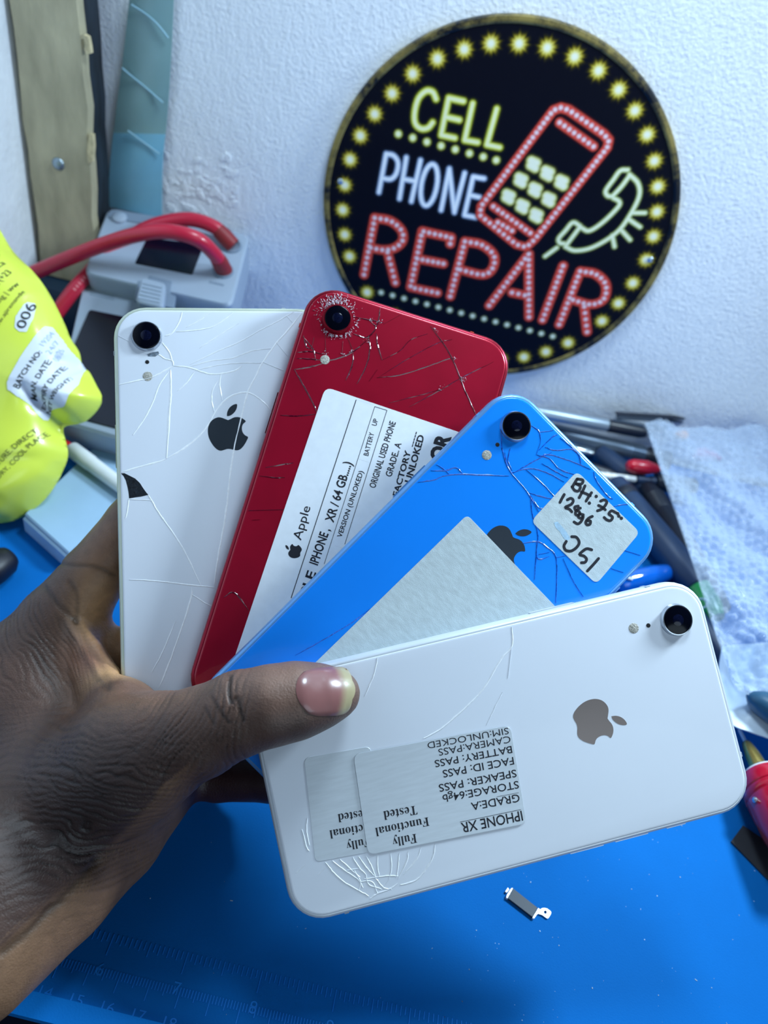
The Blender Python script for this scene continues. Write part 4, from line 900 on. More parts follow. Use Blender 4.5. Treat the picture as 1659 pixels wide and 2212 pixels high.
cb, PB_ = cable('thick red cable with faint white print, behind the other, in the upper socket', [(70, 760, .440), (138, 655, .440), (195, 587, .444), (262, 527, .450), (330, 488, .450), (405, 474, .450), (460, 489, .452), (488, 514, dB - .004)], None)
mb = MB()
for i in range(14, 22):
    p = PB_[i]; d = PB_[i + 1] - p; to = CC - p; to /= np.linalg.norm(to); mb.box(p + to * .0041, d * .22, np.cross(d / np.linalg.norm(d), to) * .0009, to * .0001)
mb.build('printed_text', mat('cable_print', srgb(222, 130, 140), .5), cb, smooth=False)

# yellow pouch: inflated foil bag
PD_ = .372
pc = at_d(40, 820, PD_); ox, oy, on = CR, CU, -CF
out_px = [(-60, 420), (-20, 462), (0, 496), (30, 545), (75, 590), (110, 640), (140, 700), (152, 730), (172, 762), (178, 795), (192, 802), (210, 835), (221, 858), (218, 874), (206, 892), (186, 910), (168, 916), (141, 921), (137, 932), (142, 952), (147, 975), (145, 995), (137, 1015), (125, 1040), (105, 1070), (80, 1095), (55, 1112), (20, 1128), (-40, 1130), (-90, 1105), (-140, 1020), (-165, 880), (-160, 600), (-120, 430)]
OP = spline(out_px + out_px[:1], 4)[:-1]
def inpoly(X, Y, P):
    r = np.zeros(X.shape, bool)
    for (xa, ya), (xb, yb) in zip(P, np.roll(P, -1, 0)):
        c_ = ((ya > Y) != (yb > Y)) & (X < (xb - xa) * (Y - ya) / (yb - ya + 1e-12) + xa); r ^= c_
    return r
def dpoly(X, Y, P):
    d = np.full(X.shape, 1e9)
    for a, b in zip(P, np.roll(P, -1, 0)):
        ab = b - a; t = np.clip(((X - a[0]) * ab[0] + (Y - a[1]) * ab[1]) / (ab @ ab + 1e-12), 0, 1); d = np.minimum(d, np.hypot(X - a[0] - t * ab[0], Y - a[1] - t * ab[1]))
    return d
def pouch_h(u, v):
    """bulge height (m) towards the camera at a place on the pouch"""
    u = np.asarray(u, float); v = np.asarray(v, float); d = dpoly(u, v, OP); ins = inpoly(u, v, OP); d = np.where(ins, d, 0)
    h = .024 * (1 - np.exp(-d / 75)) ** .6 * (1 - np.exp(-d / 8))
    dd = lambda a, b, w: np.exp(-(dpoly(u, v, np.array([a, b])) / w) ** 2)
    h = h - .0040 * dd((140, 925), (108, 880), 20) - .0028 * dd((108, 880), (90, 850), 12) + .0018 * dd((150, 760), (100, 650), 20) - .0014 * dd((95, 660), (150, 790), 12)
    h = h + .0016 * dd((-10, 640), (60, 520), 22) - .0012 * dd((20, 1010), (120, 985), 16) + .0012 * dd((40, 1060), (110, 1030), 18) + .0007 * np.sin(u * .03 + v * .013) * (d > 10)
    return np.maximum(h, 0)
step = 5; us = np.arange(-255, 228, step); vs = np.arange(415, 1136, step); UU, VV = np.meshgrid(us, vs, indexing='ij')
ins = inpoly(UU, VV, OP)
# snap the grid's rim to the outline so that the silhouette is smooth
Pu, Pv = UU.astype(float).copy(), VV.astype(float).copy()
nb = np.zeros_like(ins); nb[1:-1, 1:-1] = ins[:-2, 1:-1] | ins[2:, 1:-1] | ins[1:-1, :-2] | ins[1:-1, 2:] | ins[:-2, :-2] | ins[2:, 2:] | ins[2:, :-2] | ins[:-2, 2:]
rim_ = nb & ~ins
for i, j in zip(*np.nonzero(rim_)):
    best = None
    for a, b in zip(OP, np.roll(OP, -1, 0)):
        ab = b - a; t = np.clip(((Pu[i, j] - a[0]) * ab[0] + (Pv[i, j] - a[1]) * ab[1]) / (ab @ ab + 1e-12), 0, 1); q = a + t * ab; d = np.hypot(*(q - (Pu[i, j], Pv[i, j])))
        if best is None or d < best[0]: best = (d, q)
    Pu[i, j], Pv[i, j] = best[1]
use = ins | rim_; HH = pouch_h(Pu, Pv); HH[rim_] = 0
base = np.array([[at_d(Pu[i, j], Pv[i, j], PD_) for j in range(len(vs))] for i in range(len(us))])
front = base - CF * HH[..., None]; back = base + CF * (HH * .55)[..., None]
pouch = thing('yellow_pouch', 'crumpled bright yellow foil pouch with black print standing at the left edge', 'pouch', np.array([*(at_d(20, 1100, PD_)[:2]), at_d(20, 1128, PD_)[2]]))
mb = MB(); n_ = use.size; id_ = np.arange(n_).reshape(use.shape); mb.v = [tuple(p) for p in front.reshape(-1, 3)] + [tuple(p) for p in back.reshape(-1, 3)]
for i in range(use.shape[0] - 1):
    for j in range(use.shape[1] - 1):
        if use[i, j] and use[i + 1, j] and use[i, j + 1] and use[i + 1, j + 1]:
            q = (id_[i, j], id_[i + 1, j], id_[i + 1, j + 1], id_[i, j + 1]); mb.f.append(q); mb.f.append(tuple(x + n_ for x in q[::-1]))
my = mat('foil_yellow', srgb(226, 238, 84), .28, var=.03, vscale=20, coat=.25)
po = mb.build('bag', my, pouch)
bm = bmesh.new(); bm.from_mesh(po.data); bmesh.ops.delete(bm, geom=[x for x in bm.verts if not x.link_faces], context='VERTS'); bmesh.ops.remove_doubles(bm, verts=bm.verts, dist=1e-6); bm.normal_update(); bm.to_mesh(po.data); bm.free()
def on_pouch(lift):
    def f(P):
        d = P - CC; z = d @ CF; u = IW / 2 + FPX * (d @ CR) / z; v = IH / 2 - FPX * (d @ CU) / z
        return at_d(u, v, PD_) - CF * (float(pouch_h(u, v)) + lift)
    return f
ps = lambda u, v: at_d(u, v, PD_)
def patch(poly, lift, m, name, rad=6):
    Pp = np.array(poly, float); out = []
    for i in range(len(Pp)):
        a, b, c_ = Pp[i - 1], Pp[i], Pp[(i + 1) % len(Pp)]; p0 = b + (a - b) / np.linalg.norm(a - b) * rad; p1 = b + (c_ - b) / np.linalg.norm(c_ - b) * rad
        out += [(1 - t) ** 2 * p0 + 2 * t * (1 - t) * b + t * t * p1 for t in np.linspace(0, 1, 5)]
    out = np.array(out); lo, hi = out.min(0), out.max(0); bm = bmesh.new(); f = on_pouch(lift)
    g = MB(); st = 3.0; U2, V2 = np.meshgrid(np.arange(lo[0], hi[0] + st, st), np.arange(lo[1], hi[1] + st, st), indexing='ij'); ii = inpoly(U2, V2, out)
    pu, pv = U2.copy(), V2.copy(); nb2 = np.zeros_like(ii); idd = np.arange(ii.size).reshape(ii.shape)
    nb2[1:-1, 1:-1] = ii[:-2, 1:-1] | ii[2:, 1:-1] | ii[1:-1, :-2] | ii[1:-1, 2:]
    for i, j in zip(*np.nonzero(nb2 & ~ii)):
        best = min(((np.hypot(*(q - (pu[i, j], pv[i, j]))), tuple(q)) for q in [a + np.clip(((np.array([pu[i, j], pv[i, j]]) - a) @ (b - a)) / ((b - a) @ (b - a) + 1e-12), 0, 1) * (b - a) for a, b in zip(out, np.roll(out, -1, 0))])); pu[i, j], pv[i, j] = best[1]
    us_ = ii | nb2; g.v = [tuple(f(at_d(a, b, PD_))) for a, b in zip(pu.ravel(), pv.ravel())]
    for i in range(ii.shape[0] - 1):
        for j in range(ii.shape[1] - 1):
            if us_[i, j] and us_[i + 1, j] and us_[i, j + 1] and us_[i + 1, j + 1]: g.f.append((idd[i, j], idd[i + 1, j], idd[i + 1, j + 1], idd[i, j + 1]))
    ob = g.build(name, m, pouch); bm = bmesh.new(); bm.from_mesh(ob.data); bmesh.ops.delete(bm, geom=[x for x in bm.verts if not x.link_faces], context='VERTS')
    bm.normal_update()
    if sum((x.normal for x in bm.faces), Vector()).dot(Vector(CF)) > 0: bmesh.ops.reverse_faces(bm, faces=bm.faces)
    bm.to_mesh(ob.data); bm.free(); return ob
mwp = mat('pouch_white', srgb(228, 234, 244), .4, var=.03)
patch([(56, 852), (118, 718), (128, 712), (188, 800), (190, 832), (163, 886), (128, 892), (116, 918), (92, 880)], .0003, mwp, 'batch_panel', 7)
patch([(66, 712), (84, 668), (96, 664), (103, 690), (92, 735), (84, 738), (70, 728)], .0003, mwp, 'number_panel', 5)
patch([(-90, 905), (4, 893), (10, 915), (5, 945), (34, 972), (0, 1008), (-90, 1000)], .0003, mat('pouch_black', srgb(8, 12, 26), .4), 'round_emblem', 5)
zp1 = Z(0, 480, 6.381); zp2 = Z(0, 780, 6.146)
pr = Print(ps, on, 0, on_pouch(.0005)); km = PD_ / FPX
for s_, a, b, c_, bo in (('y Address', (25, 925), (165, 560), 78, .012), ('a Str. Isolo, La', (-40, 1235), (255, 680), 62, -.004), ('0 7081199919, (+23', (-20, 1520), (335, 800), 66, -.004), ('info@nutzy.ng | ww', (10, 1690), (440, 960), 60, -.004), ('www.ajirenande', (225, 1660), (510, 1060), 46, -.004)):
    pr.text(s_, zp1(a)[0], zp1(b)[0], c_ / 6.381 * km, bo)
for s_, a, b, c_, bo in (('006', (560, 1590), (650, 1225), 105, .0),): pr.text(s_, zp1(a)[0], zp1(b)[0], c_ / 6.381 * km, .01)
for s_, a, b, c_ in (('BATCH NO:', (495, 455), (765, -20), 62), ('MAN. DATE:', (640, 580), (862, 80), 62), ('EXPIRY DATE:', (722, 690), (1005, 140), 58), ('NET WEIGHT:', (760, 745), (1095, 290), 46)):
    pr.text(s_, zp2(a)[0], zp2(b)[0], c_ / 6.146 * km, .014)
pr.text('EAT, MOISTURE, DIRECT', zp2((-60, 1745))[0], zp2((672, 975))[0], 58 / 6.146 * km, -.006); pr.text('ORE IN A DRY, COOL PLACE', zp2((-20, 1900))[0], zp2((760, 1005))[0], 54 / 6.146 * km, -.006)
pr.mb.build('printed_text', mat('print_black', srgb(26, 34, 24), .6), pouch, smooth=False)
pr = Print(ps, on, 0, on_pouch(.0006)); pr.text('/729', zp2((-20, 1370))[0], zp2((150, 1215))[0], 62 / 6.146 * km, .0); pr.line(zp2((-20, 770), (20, 830)), 1.6 / FPX * PD_); pr.line(zp2((-30, 830), (30, 880)), 1.6 / FPX * PD_); pr.line(zp2((-30, 900), (20, 930)), 1.6 / FPX * PD_)
pr.mb.build('emblem_lettering', mat('print_white', srgb(220, 230, 240), .6), pouch, smooth=False)['kind'] = 'stuff'
pr = Print(ps, on, 0, on_pouch(.0006))
for s_, a, b in (('19204', (800, 1800), (880, 1600)), ('24/7', (880, 1910), (950, 1720)), ('08/26', (950, 1990), (1010, 1830))): pr.text(s_, zp1(a)[0], zp1(b)[0], 60 / 6.381 * km, -.016)
pr.mb.build('stamped_digits', mat('print_grey', srgb(150, 172, 200), .6), pouch, smooth=False)

# frosted plastic tray and the white pen lying on it
P = [on_z(*q, .012) for q in ((48, 1112), (146, 1200), (380, 985), (268, 900))]
tray = thing('plastic_tray', 'frosted pale blue plastic lid lying under the white pen', 'tray', np.mean(P, 0) * np.array([1, 1, 0]))
mt = mat('frosted', srgb(158, 190, 218), .35, var=.03)
n_ = np.array([0, 0, 1.0]); A_ = np.array(P); ar = sum(A_[i - 1][0] * A_[i][1] - A_[i][0] * A_[i - 1][1] for i in range(4))
if ar < 0: A_ = A_[::-1]
ce = A_.mean(0); B_ = ce + (A_ - ce) * .97
mb = MB(); mb.prism(A_ - np.array([0, 0, .0118]), (0, 0, .0100), bev_mm=.001); mb.build('wall_rim', mt, tray)
mb = MB(); mb.prism(B_ - np.array([0, 0, .0021]), (0, 0, .0021), bev_mm=.0008); mb.build('lid', mt, tray)
a, b = on_z(152, 968, .0165), on_z(300, 1078, .0165); d = (b - a) / np.linalg.norm(b - a)
pen = thing('white_pen', 'white plastic pen with a red end, lying beside the yellow pouch', 'pen', (*((a + b) / 2)[:2], .0122))
mp_ = mat('pen_white', srgb(226, 230, 232), .35)
mb = MB(); mb.lathe(a, d, [(0, .0028), (.0012, .0040), (.0018, .0043), (.016, .0043), (.0165, .0040), (.05, .0038), (.051, .0028)], 24); mb.build('barrel', mp_, pen)
mb = MB(); mb.lathe(a - d * .008, d, [(0, .0012), (.001, .0022), (.0078, .0026), (.0081, .0024)], 18); mb.build('tip', mat('pen_red', srgb(205, 20, 40), .4), pen)
# black tool at the left frame edge
c = on_z(-12, 1228, .0075); mb = MB(); ax_ = np.array([.25, .97, 0]); ax_ /= np.linalg.norm(ax_)
mb.lathe(c - ax_ * .011, ax_, [(0, .002), (.001, .005), (.003, .0068), (.010, .0074), (.017, .0070), (.020, .0052), (.0215, .002)], 24); tag(mb.build('black_tool', mat('knob_black', srgb(10, 14, 30), .45)), 'black rounded tool end on the mat at the left edge', 'pen')
# thin white strip on the mat below the hand
strip = thing('white_strip', 'thin white strip with small end tab lying on the mat by the little finger', 'strip', on_z(370, 1765, 0))
mst = mat('strip_white', srgb(170, 205, 235), .5)
a, b = on_z(440, 1708, .0008), on_z(328, 1798, .0008); d = (b - a) / np.linalg.norm(b - a); e = np.array([-d[1], d[0], 0])
mb = MB(); mb.box((a + b) / 2, (b - a) / 2, e * .0006, (0, 0, .0006)); mb.build('stem', mst, strip, smooth=False)
a2 = on_z(338, 1790, .0012); b2 = on_z(335, 1810, .0004); d2 = (b2 - a2) / np.linalg.norm(b2 - a2); e2 = np.array([-d2[1], d2[0], 0])
mb = MB(); mb.box((a2 + b2) / 2, (b2 - a2) / 2, e2 * .0006, (0, 0, .0005)); mb.build('tab', mst, strip, smooth=False)
# ================================================================== RIGHT SIDE: tools, bubble wrap, component
mk_black = mat('tool_black', srgb(20, 26, 40), .4, var=.1); mk_grey = mat('tool_grey', srgb(92, 106, 122), .30, metal=.6, var=.04)
mk_steel = mat('tool_steel', srgb(196, 204, 210), .25, metal=.85); mk_navy = mat('tool_navy', srgb(28, 50, 80), .42, var=.08); mk_silver = mat('tool_silver', srgb(150, 164, 178), .35, metal=.5)
mk_white = mat('bit_white', srgb(232, 234, 232), .3); mk_red = mat('tool_red', srgb(196, 16, 44), .3, coat=.3)
def axis_px(a, b, z0, z1=None):
    A = on_z(*a, z0); B = on_z(*b, z0 if z1 is None else z1); d = B - A; return A, d / np.linalg.norm(d), np.linalg.norm(d)
def rod(t, name, m, A, d, prof, seg=20): mb = MB(); mb.lathe(A, d, prof, seg); return mb.build(name, m, t)
def bump_rings(t, name, m, A, d, t0, t1, r, n): 
    mb = MB(); pr = []
    for k in range(n):
        q = t0 + (t1 - t0) * k / n; s = (t1 - t0) / n; pr += [(q, r), (q + s * .3, r + .0004), (q + s * .6, r + .0004), (q + s * .85, r)]
    mb.lathe(A, d, pr, 20); return mb.build(name, m, t)
# upper pen
A, d, l = axis_px((1120, 882), (1395, 935), .0245); pen1 = thing('metal_pen', 'slim silver metal pen, topmost of the tools against the wall', 'pen', A + d * l / 2 - np.array([0, 0, .005]))
rod(pen1, 'barrel', mk_silver, A, d, [(0, .0040), (l * .69, .0040), (l * .70, .0036)]); rod(pen1, 'grip', mk_black, A, d, [(l * .70, .0036), (l * .705, .0042), (l * .95, .0042), (l, .0030)])
n_ = np.cross(d, (0, 0, 1)); mb = MB(); mb.box(A + d * l * .84 + np.array([0, 0, .0048]), d * l * .12, n_ * .0014, (0, 0, .0005), bev=.0004); mb.build('clip', mk_grey, pen1)
# thick knurled handle
A, d, l = axis_px((1150, 925), (1445, 998), .0085); h = thing('screwdriver', 'thick grey metal screwdriver handle with knurled band, below the silver pen', 'screwdriver', A + d * l / 2 - np.array([0, 0, .007]))
rod(h, 'handle', mk_grey, A, d, [(0, .0068), (l * .13, .0068), (l * .14, .0062), (l * .15, .0068), (l * .72, .0068)], 28); bump_rings(h, 'knurled_band', mk_grey, A, d, l * .72, l * .81, .0066, 8); rod(h, 'collar', mk_black, A, d, [(l * .81, .0060), (l * .84, .0060)]); bump_rings(h, 'knurled_grip', mk_black, A, d, l * .84, l, .0066, 9)
# small metal tip piece
A, d, l = axis_px((1235, 968), (1296, 984), .006); tag(rod(None, 'metal_tip', mk_steel, A, d, [(0, .0022), (l * .5, .0022), (l * .55, .0017), (l, .0017)]), 'short bright metal tip just right of the blue phone\'s upper edge', 'tool tip')
# navy handle behind
A, d, l = axis_px((1290, 975), (1400, 1062), .0075); tag(rod(None, 'tool_handle', mk_navy, A, d, [(0, .003), (.002, .0060), (l * .2, .0068), (l * .8, .0068), (l, .0058)]), 'soft navy tool handle slanting behind the red cap', 'tool handle')
# red cap
A, d, l = axis_px((1352, 1005), (1428, 1014), .0195); tag(rod(None, 'plastic_plug', mk_red, A, d, [(0, .001), (.0015, .0032), (.005, .0044), (l * .6, .0046), (l * .85, .003), (l, .001)]), 'glossy red plastic plug among the black tools', 'plug')
# precision screwdriver with segmented bit
A, d, l = axis_px((1265, 1022), (1500, 1052), .0125); s_ = thing('precision_screwdriver', 'black precision screwdriver with ringed white bit pointing left', 'screwdriver', A + d * l * .7 - np.array([0, 0, .006]))
pr = []
for k in range(7): q = l * (.05 + .058 * k); pr += [(q, .0017), (q + l * .002, .0021), (q + l * .05, .0021), (q + l * .054, .0017)]
rod(s_, 'bit', mk_white, A, d, pr); rod(s_, 'collar', mk_navy, A, d, [(l * .458, .0026), (l * .46, .0030), (l * .575, .0030), (l * .58, .0036), (l * .63, .0036)]); bump_rings(s_, 'handle', mk_black, A, d, l * .63, l, .0052, 16)
# big navy cylinder
A, d, l = axis_px((1322, 1045), (1512, 1272), .0098); t_ = thing('soldering_handle', 'fat navy blue cylinder handle lying diagonally across the mat', 'tool handle', A + d * l / 2 - np.array([0, 0, .0095]))
rod(t_, 'handle', mk_navy, A, d, [(0, .006), (.002, .0082), (l * .25, .0090), (l * .9, .0090), (l * .98, .0080), (l, .005)], 28); rod(t_, 'end_ring', mk_black, A, d, [(l * .12, .0091), (l * .14, .0094), (l * .17, .0094), (l * .19, .0091)], 28)
# black handle between the navy cylinder and the bubble wrap
A, d, l = axis_px((1392, 1048), (1560, 1318), .0085); t_ = thing('pliers', 'black rubber tool handle beside the fat navy cylinder, partly under the bubble wrap', 'tool handle', A + d * l / 2 - np.array([0, 0, .008]))
rod(t_, 'handle', mk_black, A, d, [(0, .003), (.003, .0062), (l * .3, .0080), (l * .8, .0076), (l, .005)], 24); bump_rings(t_, 'grip_ribs', mk_black, A, d, l * .12, l * .26, .0076, 6)
A, d, l = axis_px((1240, 1000), (1345, 1035), .0045); tag(rod(None, 'black_driver', mk_black, A, d, [(0, .002), (.002, .0040), (l * .9, .0042), (l, .002)], 20), 'short black tool under the red plug, right of the blue phone', 'tool')
# white bit from under the blue phone
A, d, l = axis_px((1385, 1170), (1424, 1206), .004); tag(rod(None, 'white_bit', mk_white, A, d, [(0, .0010), (l * .3, .0012), (l * .35, .0016), (l * .95, .0016), (l, .001)]), 'small white screwdriver bit poking out right of the blue phone', 'bit')
# glossy blue lump
A, d, l = axis_px((1330, 1262), (1462, 1232), .0065); b_ = thing('blue_cap', 'glossy blue plastic cap on the mat between blue phone and white phone', 'cap', A + d * l / 2 - np.array([0, 0, .0062]))
mbl = mat('cap_blue', srgb(8, 92, 190), .1, coat=.8); rod(b_, 'cap', mbl, A, d, [(0, .001), (.002, .0040), (.006, .0058), (l * .6, .0060), (l * .85, .0048), (l, .001)], 24)
A, d, l = axis_px((1352, 1246), (1366, 1252), .0122); rod(b_, 'nub', mk_white, A, d, [(0, .0004), (l * .3, .0009), (l, .0005)], 10)
# green handle and clear ring
A, d, l = axis_px((1474, 1222), (1548, 1336), .0085); tag(rod(None, 'green_handle', mat('handle_green', srgb(10, 150, 66), .28, coat=.4), A, d, [(0, .003), (.002, .0062), (l * .4, .0076), (l * .8, .0072), (l, .0045)], 24), 'bright green tool handle half under the bubble wrap', 'tool handle')
c = on_z(1516, 1303, .018); mb = MB(); mb.tube([c + np.array([.0026 * math.cos(q), .0017 * math.sin(q), .0016 * math.sin(q)]) for q in np.linspace(0, 2 * math.pi, 20)], .0006, 8); tag(mb.build('clear_ring', mat('clear_plastic', srgb(200, 225, 235), .1, trans=.6)), 'small clear plastic ring on the green handle', 'ring')
# things glimpsed through the bubble wrap
A, d, l = axis_px((1445, 925), (1485, 945), .02); tag(rod(None, 'orange_cap', mat('cap_orange', srgb(250, 150, 20), .4), A, d, [(0, .002), (.001, .004), (l * .8, .0045), (l, .002)]), 'orange cap at the top edge of the bubble wrap', 'cap')
A, d, l = axis_px((1500, 975), (1720, 1000), .010); tag(rod(None, 'pink_tube', mat('tube_pink', srgb(214, 120, 160), .45), A, d, [(0, .004), (.002, .0058), (l * .9, .0058), (l, .004)]), 'pinkish tube seen dimly through the bubble wrap', 'tube')
A, d, l = axis_px((1640, 918), (1720, 980), .012); tag(rod(None, 'black_rod', mk_black, A, d, [(0, .003), (.001, .0042), (l, .0042)]), 'black rod at the right edge behind the bubble wrap', 'rod')
A, d, l = axis_px((1330, 893), (1478, 902), .0335); br = thing('tweezers', 'thin dark tweezers resting on the tools along the wall', 'tweezers', A + d * l / 2 - np.array([0, 0, .004]))
mb = MB(); n_ = np.cross(d, (0, 0, 1)); mb.box(A + d * l * .5, d * l * .5, n_ * .0016, (0, 0, .0004), bev=.0003); mb.build('arm', mk_black, br); mb = MB(); mb.box(A + d * l * .52 - np.array([0, 0, .003]), d * l * .48, n_ * .0016, (0, 0, .0004), bev=.0003); mb.build('arm', mk_grey, br)
A, d, l = axis_px((1384, 922), (1440, 936), .020); spg = thing('spring', 'small steel coil spring by the corner of the bubble wrap', 'spring', A - np.array([0, 0, .003]))
n1 = np.cross(d, (0, 0, 1)); mb = MB(); mb.tube([A + d * l * q / 60 + .0028 * (math.cos(q * .75) * n1 + math.sin(q * .75) * np.array([0, 0, 1])) for q in range(61)], .0005, 6); mb.build('coil', mk_steel, spg)
A, d, l = axis_px((1500, 1330), (1600, 1480), .0065); tag(rod(None, 'dark_tool', mk_navy, A, d, [(0, .003), (.002, .0056), (l * .9, .0056), (l, .003)]), 'dark tool lying below the green handle beside the front phone', 'tool handle')

# bubble wrap sheet
wrap = thing('bubble_wrap', 'sheet of clear bubble wrap draped over the tools at the right', 'bubble wrap', (*on_z(1600, 1200, .02)[:2], .02))
mt = mat('bubble_film', srgb(196, 210, 228), .06, var=.10, vscale=120, bump=.0007, bscale=500)
nt = mt.node_tree; N = nt.nodes; Lk = nt.links; p_ = N['Principled BSDF']; tr = N.new('ShaderNodeBsdfTransparent'); tr.inputs[0].default_value = (.93, .96, 1, 1); mx = N.new('ShaderNodeMixShader'); lw = N.new('ShaderNodeLayerWeight'); lw.inputs[0].default_value = .42
mr_ = N.new('ShaderNodeMapRange'); mr_.inputs['To Min'].default_value = .24; mr_.inputs['To Max'].default_value = .62; Lk.new(lw.outputs['Facing'], mr_.inputs[0]); Lk.new(mr_.outputs[0], mx.inputs[0]); Lk.new(tr.outputs[0], mx.inputs[1]); Lk.new(p_.outputs[0], mx.inputs[2]); Lk.new(mx.outputs[0], N['Material Output'].inputs[0])
def edge(P, n): return spline(P, n)
Lf = edge([(1393, 913), (1428, 1015), (1490, 1195), (1534, 1330), (1568, 1428), (1592, 1492)], 8); Rt = np.linspace((1800, 945), (1820, 1540), len(Lf)); Lz = np.interp(np.linspace(0, 1, len(Lf)), [0, .3, .6, 1], [.0385, .033, .029, .026]); Rz_ = np.linspace(.044, .032, len(Lf))
def wrap_at(a, b):   # a down 0..1, b across 0..1
    q = a * (len(Lf) - 1); i = min(int(q), len(Lf) - 2); f = q - i
    l = Lf[i] * (1 - f) + Lf[i + 1] * f; r = Rt[i] * (1 - f) + Rt[i + 1] * f; zl_ = Lz[i] * (1 - f) + Lz[i + 1] * f; zr = Rz_[i] * (1 - f) + Rz_[i + 1] * f
    return on_z(*l, zl_) * (1 - b) + on_z(*r, zr) * b
NA, NB = 260, 160; G = np.array([[wrap_at(i / (NA - 1), j / (NB - 1)) for j in range(NB)] for i in range(NA)])
base_g = G.copy()
hump = .0030 * np.sin(G[..., 0] * 90 + 1) * np.sin(G[..., 1] * 60) + .0018 * np.sin(G[..., 0] * 170 + G[..., 1] * 120) + .0011 * np.sin(G[..., 1] * 260 - G[..., 0] * 90)
AA = np.linspace(0, 1, NA)[:, None]; hump = hump * (1 + 1.2 * np.clip((AA - .5) * 2, 0, 1)) + np.clip((AA - .45) * 2, 0, 1) * (.0011 * np.abs(np.sin(G[..., 0] * 420 + G[..., 1] * 310)) + .0009 * np.sin(G[..., 0] * 260 - G[..., 1] * 480))
fade = np.minimum(1, np.arange(NB) / 8)[None, :]; G[..., 2] += hump * fade
pit = .0052; bub = np.zeros((NA, NB)); X, Y = base_g[..., 0] * .94 + base_g[..., 1] * .34, -base_g[..., 0] * .34 + base_g[..., 1] * .94
row = np.round(Y / (pit * .866)); cxx = (np.round(X / pit - (row % 2) * .5) + (row % 2) * .5) * pit; cyy = row * pit * .866
hs = np.abs(np.sin(cxx * 9173.3 + cyy * 5231.7)); h2 = np.sin(cxx * 4177.1 - cyy * 8713.9); rr = np.hypot(X - cxx - h2 * .0007, Y - cyy - (hs - .5) * .0014) / (pit * (.30 + .14 * hs)); bub = np.sqrt(np.clip(1 - rr ** 2, 0, 1)) * .0015 * np.where(hs < .35, .25, 1.0); G[..., 2] += bub
G[..., 2] += rng.normal(0, .00012, G[..., 2].shape)
mb = MB(); mb.grid(G); mb.build('bubble_layer', mt, wrap, angle=180)
base_g[..., 2] += hump * fade - .0006; mb = MB(); mb.grid(base_g[::3, ::3]); mb.build('flat_layer', mt, wrap, angle=180)
# white plastic bag under it
bag = thing('plastic_bag', 'soft white plastic bag lying under the lower edge of the bubble wrap', 'bag', (*on_z(1640, 1540, .0)[:2], .0))
El = spline([(1560, 1395), (1553, 1450), (1560, 1520), (1578, 1562), (1625, 1582), (1675, 1600), (1760, 1640)], 6); Er = np.linspace((1690, 1385), (1840, 1560), len(El)); G = np.array([[on_z(*(El[i] * (1 - b) + Er[i] * b), .0165 + .003 * math.sin(b * 9 + i * .3) * min(1, b * 4)) for b in np.linspace(0, 1, 18)] for i in range(len(El))])
m_ = mat('bag_white', srgb(200, 216, 232), .4, var=.06, vscale=40); slab(G, .0006, (0, 0, -1)).build('film', m_, bag, angle=60)
# dark oval tool on the bag
c0_, c1_ = on_z(1612, 1502, .024), on_z(1730, 1562, .026); d = (c1_ - c0_) / np.linalg.norm(c1_ - c0_)
A = c0_; l = np.linalg.norm(c1_ - c0_); tag(rod(None, 'oval_tool', mat('tool_teal', srgb(44, 84, 112), .35), A, d, [(0, .0005), (.002, .0034), (.006, .0056), (l * .6, .0074), (l, .0074)], 24), 'dark teal rounded tool end on the white plastic bag', 'tool')
# brass nozzled red tool
a, b = on_z(1596, 1574, .0085), on_z(1652, 1682, .0125); d = (b - a) / np.linalg.norm(b - a); l = np.linalg.norm(b - a)
sol = thing('hand_drill', 'red handled tool with brass nose and thin white bit, right of the front phone', 'hand tool', b + d * .02 - np.array([0, 0, .012]))
rod(sol, 'bit', mk_white, a, d, [(0, .0004), (.001, .0008), (l * .30, .0009)], 12); mbr = mat('brass', srgb(186, 164, 92), .25, metal=.85, var=.08)
rod(sol, 'brass_nose', mbr, a, d, [(l * .28, .0012), (l * .30, .0019), (l * .38, .0025), (l * .55, .0033), (l * .86, .0040), (l * .90, .0040)], 28)
side = np.cross(d, CF); side /= np.linalg.norm(side); up = np.cross(side, d); up *= np.sign(up @ -CF); hc = a + d * l * .82 + up * .0036 - side * .0009
rod(sol, 'set_screw_hole', mat_hole, hc, up, [(-.0008, .0011), (.0003, .0011), (.0005, .0009), (.0001, .0002)], 14)
rod(sol, 'white_flange', mk_white, a, d, [(l * .90, .0062), (l * .905, .0085), (l * .945, .0092), (l * .955, .0088)], 36)
mh = mat('handle_red', srgb(190, 14, 46), .22, coat=.5, var=.06)
rod(sol, 'red_handle', mh, a, d, [(l * .955, .0086), (l * .97, .0102), (l * 1.05, .0114), (l * 1.22, .0120), (l * 1.24, .0116), (l * 1.26, .0120), (l * 1.36, .0121), (l * 1.38, .0117), (l * 1.40, .0121), (l * 1.9, .0119), (l * 2.5, .0105)], 40)
hp = a + d * l * 1.5 - side * .0108 + up * .005; rod(sol, 'steel_stud', mk_steel, hp, -side * .9 + up * .5, [(-.001, .0012), (.001, .0012), (.0014, .0008), (.0015, .0002)], 14)
# black sheet below it
P_ = [on_z(*q, .0004) for q in ((1578, 1819), (1604, 1784), (1700, 1850), (1720, 1960), (1650, 1893))]
A_ = np.array(P_); ar = sum(A_[i - 1][0] * A_[i][1] - A_[i][0] * A_[i - 1][1] for i in range(5)); A_ = A_ if ar > 0 else A_[::-1]
mb = MB(); mb.prism(A_, (0, 0, .0006), bev_mm=.0001); tag(mb.build('black_film', mat('film_black', srgb(34, 36, 44), .6), smooth=False), 'small black plastic scrap on the mat beside the red handle', 'scrap')
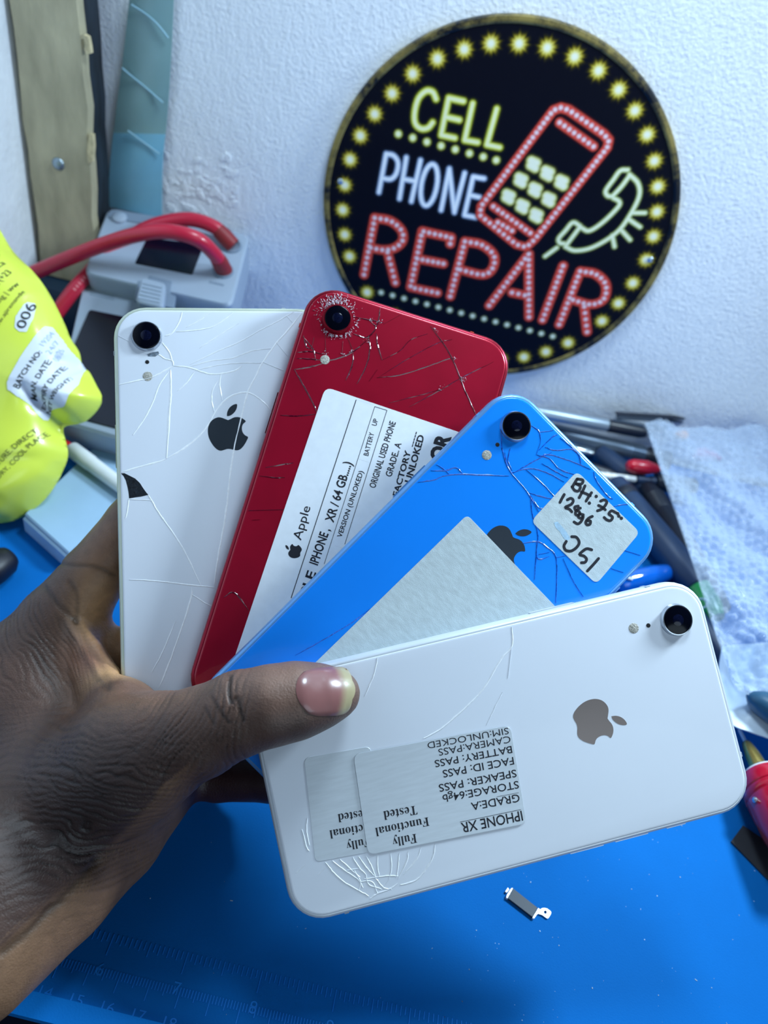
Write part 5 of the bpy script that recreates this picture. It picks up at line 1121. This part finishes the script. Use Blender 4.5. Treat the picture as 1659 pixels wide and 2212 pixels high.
# tiny phone part on the mat
zq = Z(1050, 1880, 8.295); cz = lambda pts, z: [on_z(*q, z) for q in zq(*pts)]
comp = thing('vibration_part', 'tiny black phone part with silver tabs lying on the blue mat', 'component', on_z(1130, 1950, 0))
def flat(pts, z0, h, m, name, hole=None):
    A_ = np.array(cz(pts, z0 + h)); A_[:, 2] = 0; n_ = len(A_); ar = sum(A_[i - 1][0] * A_[i][1] - A_[i][0] * A_[i - 1][1] for i in range(n_)); A_ = A_ if ar > 0 else A_[::-1]; A_[:, 2] = z0
    mb = MB(); mb.prism(A_, (0, 0, h), bev_mm=.00006); return mb.build(name, m, comp, smooth=False)
mtab = mat('tab_silver', srgb(226, 230, 236), .3, metal=.4)
flat([(482, 322), (924, 672), (838, 838), (388, 492)], 0.0, .0013, mat('part_black', srgb(24, 44, 62), .5, var=.08), 'body')
flat([(455, 318), (480, 314), (470, 360), (392, 505), (362, 490), (372, 440), (425, 355)], 0.0, .0012, mtab, 'end_tab'); flat([(392, 305), (416, 342), (372, 402), (342, 380)], 0.0, .0009, mtab, 'end_tab')
flat([(938, 674), (972, 700), (942, 772), (905, 800), (862, 862), (832, 850)], 0.0, .0012, mtab, 'end_tab')
q = [(975, 700), (1000, 682), (1075, 680), (1160, 738), (1162, 770), (1118, 850), (1090, 858), (1030, 812), (985, 790), (948, 782)]
inner = [(1062 + 27 * math.cos(t), 750 + 32 * math.sin(t)) for t in np.linspace(0, 2 * math.pi, 20, endpoint=False)]
Q_ = spline(q + q[:1], 2)[:-1]; mb = MB(); O_ = np.array(cz([tuple(x) for x in Q_], .0007)); I_ = np.array(cz(inner, .0007)); cen = I_.mean(0)
aO = np.arctan2(*(O_ - cen)[:, 1::-1].T); aI = np.arctan2(*(I_ - cen)[:, 1::-1].T)
ang = np.linspace(-math.pi, math.pi, 41)[:-1]
def radial(P, an):
    o = np.argsort(an); an2 = np.r_[an[o] - 2 * math.pi, an[o], an[o] + 2 * math.pi]; r = np.linalg.norm((P - cen)[o][:, :2], axis=1); return np.interp(ang, an2, np.r_[r, r, r])
ro, ri = radial(O_, aO), radial(I_, aI); n_ = len(ang); ring = lambda r, z: [(cen[0] + r[i] * math.cos(ang[i]), cen[1] + r[i] * math.sin(ang[i]), z) for i in range(n_)]
mb.v = ring(ro, .0003) + ring(ro, .0007) + ring(ri, .0007) + ring(ri, .0003); mb.f = [(k * n_ + i, k * n_ + (i + 1) % n_, ((k + 1) % 4) * n_ + (i + 1) % n_, ((k + 1) % 4) * n_ + i) for k in range(4) for i in range(n_)]
mb.build('screw_lug', mtab, comp, smooth=False)
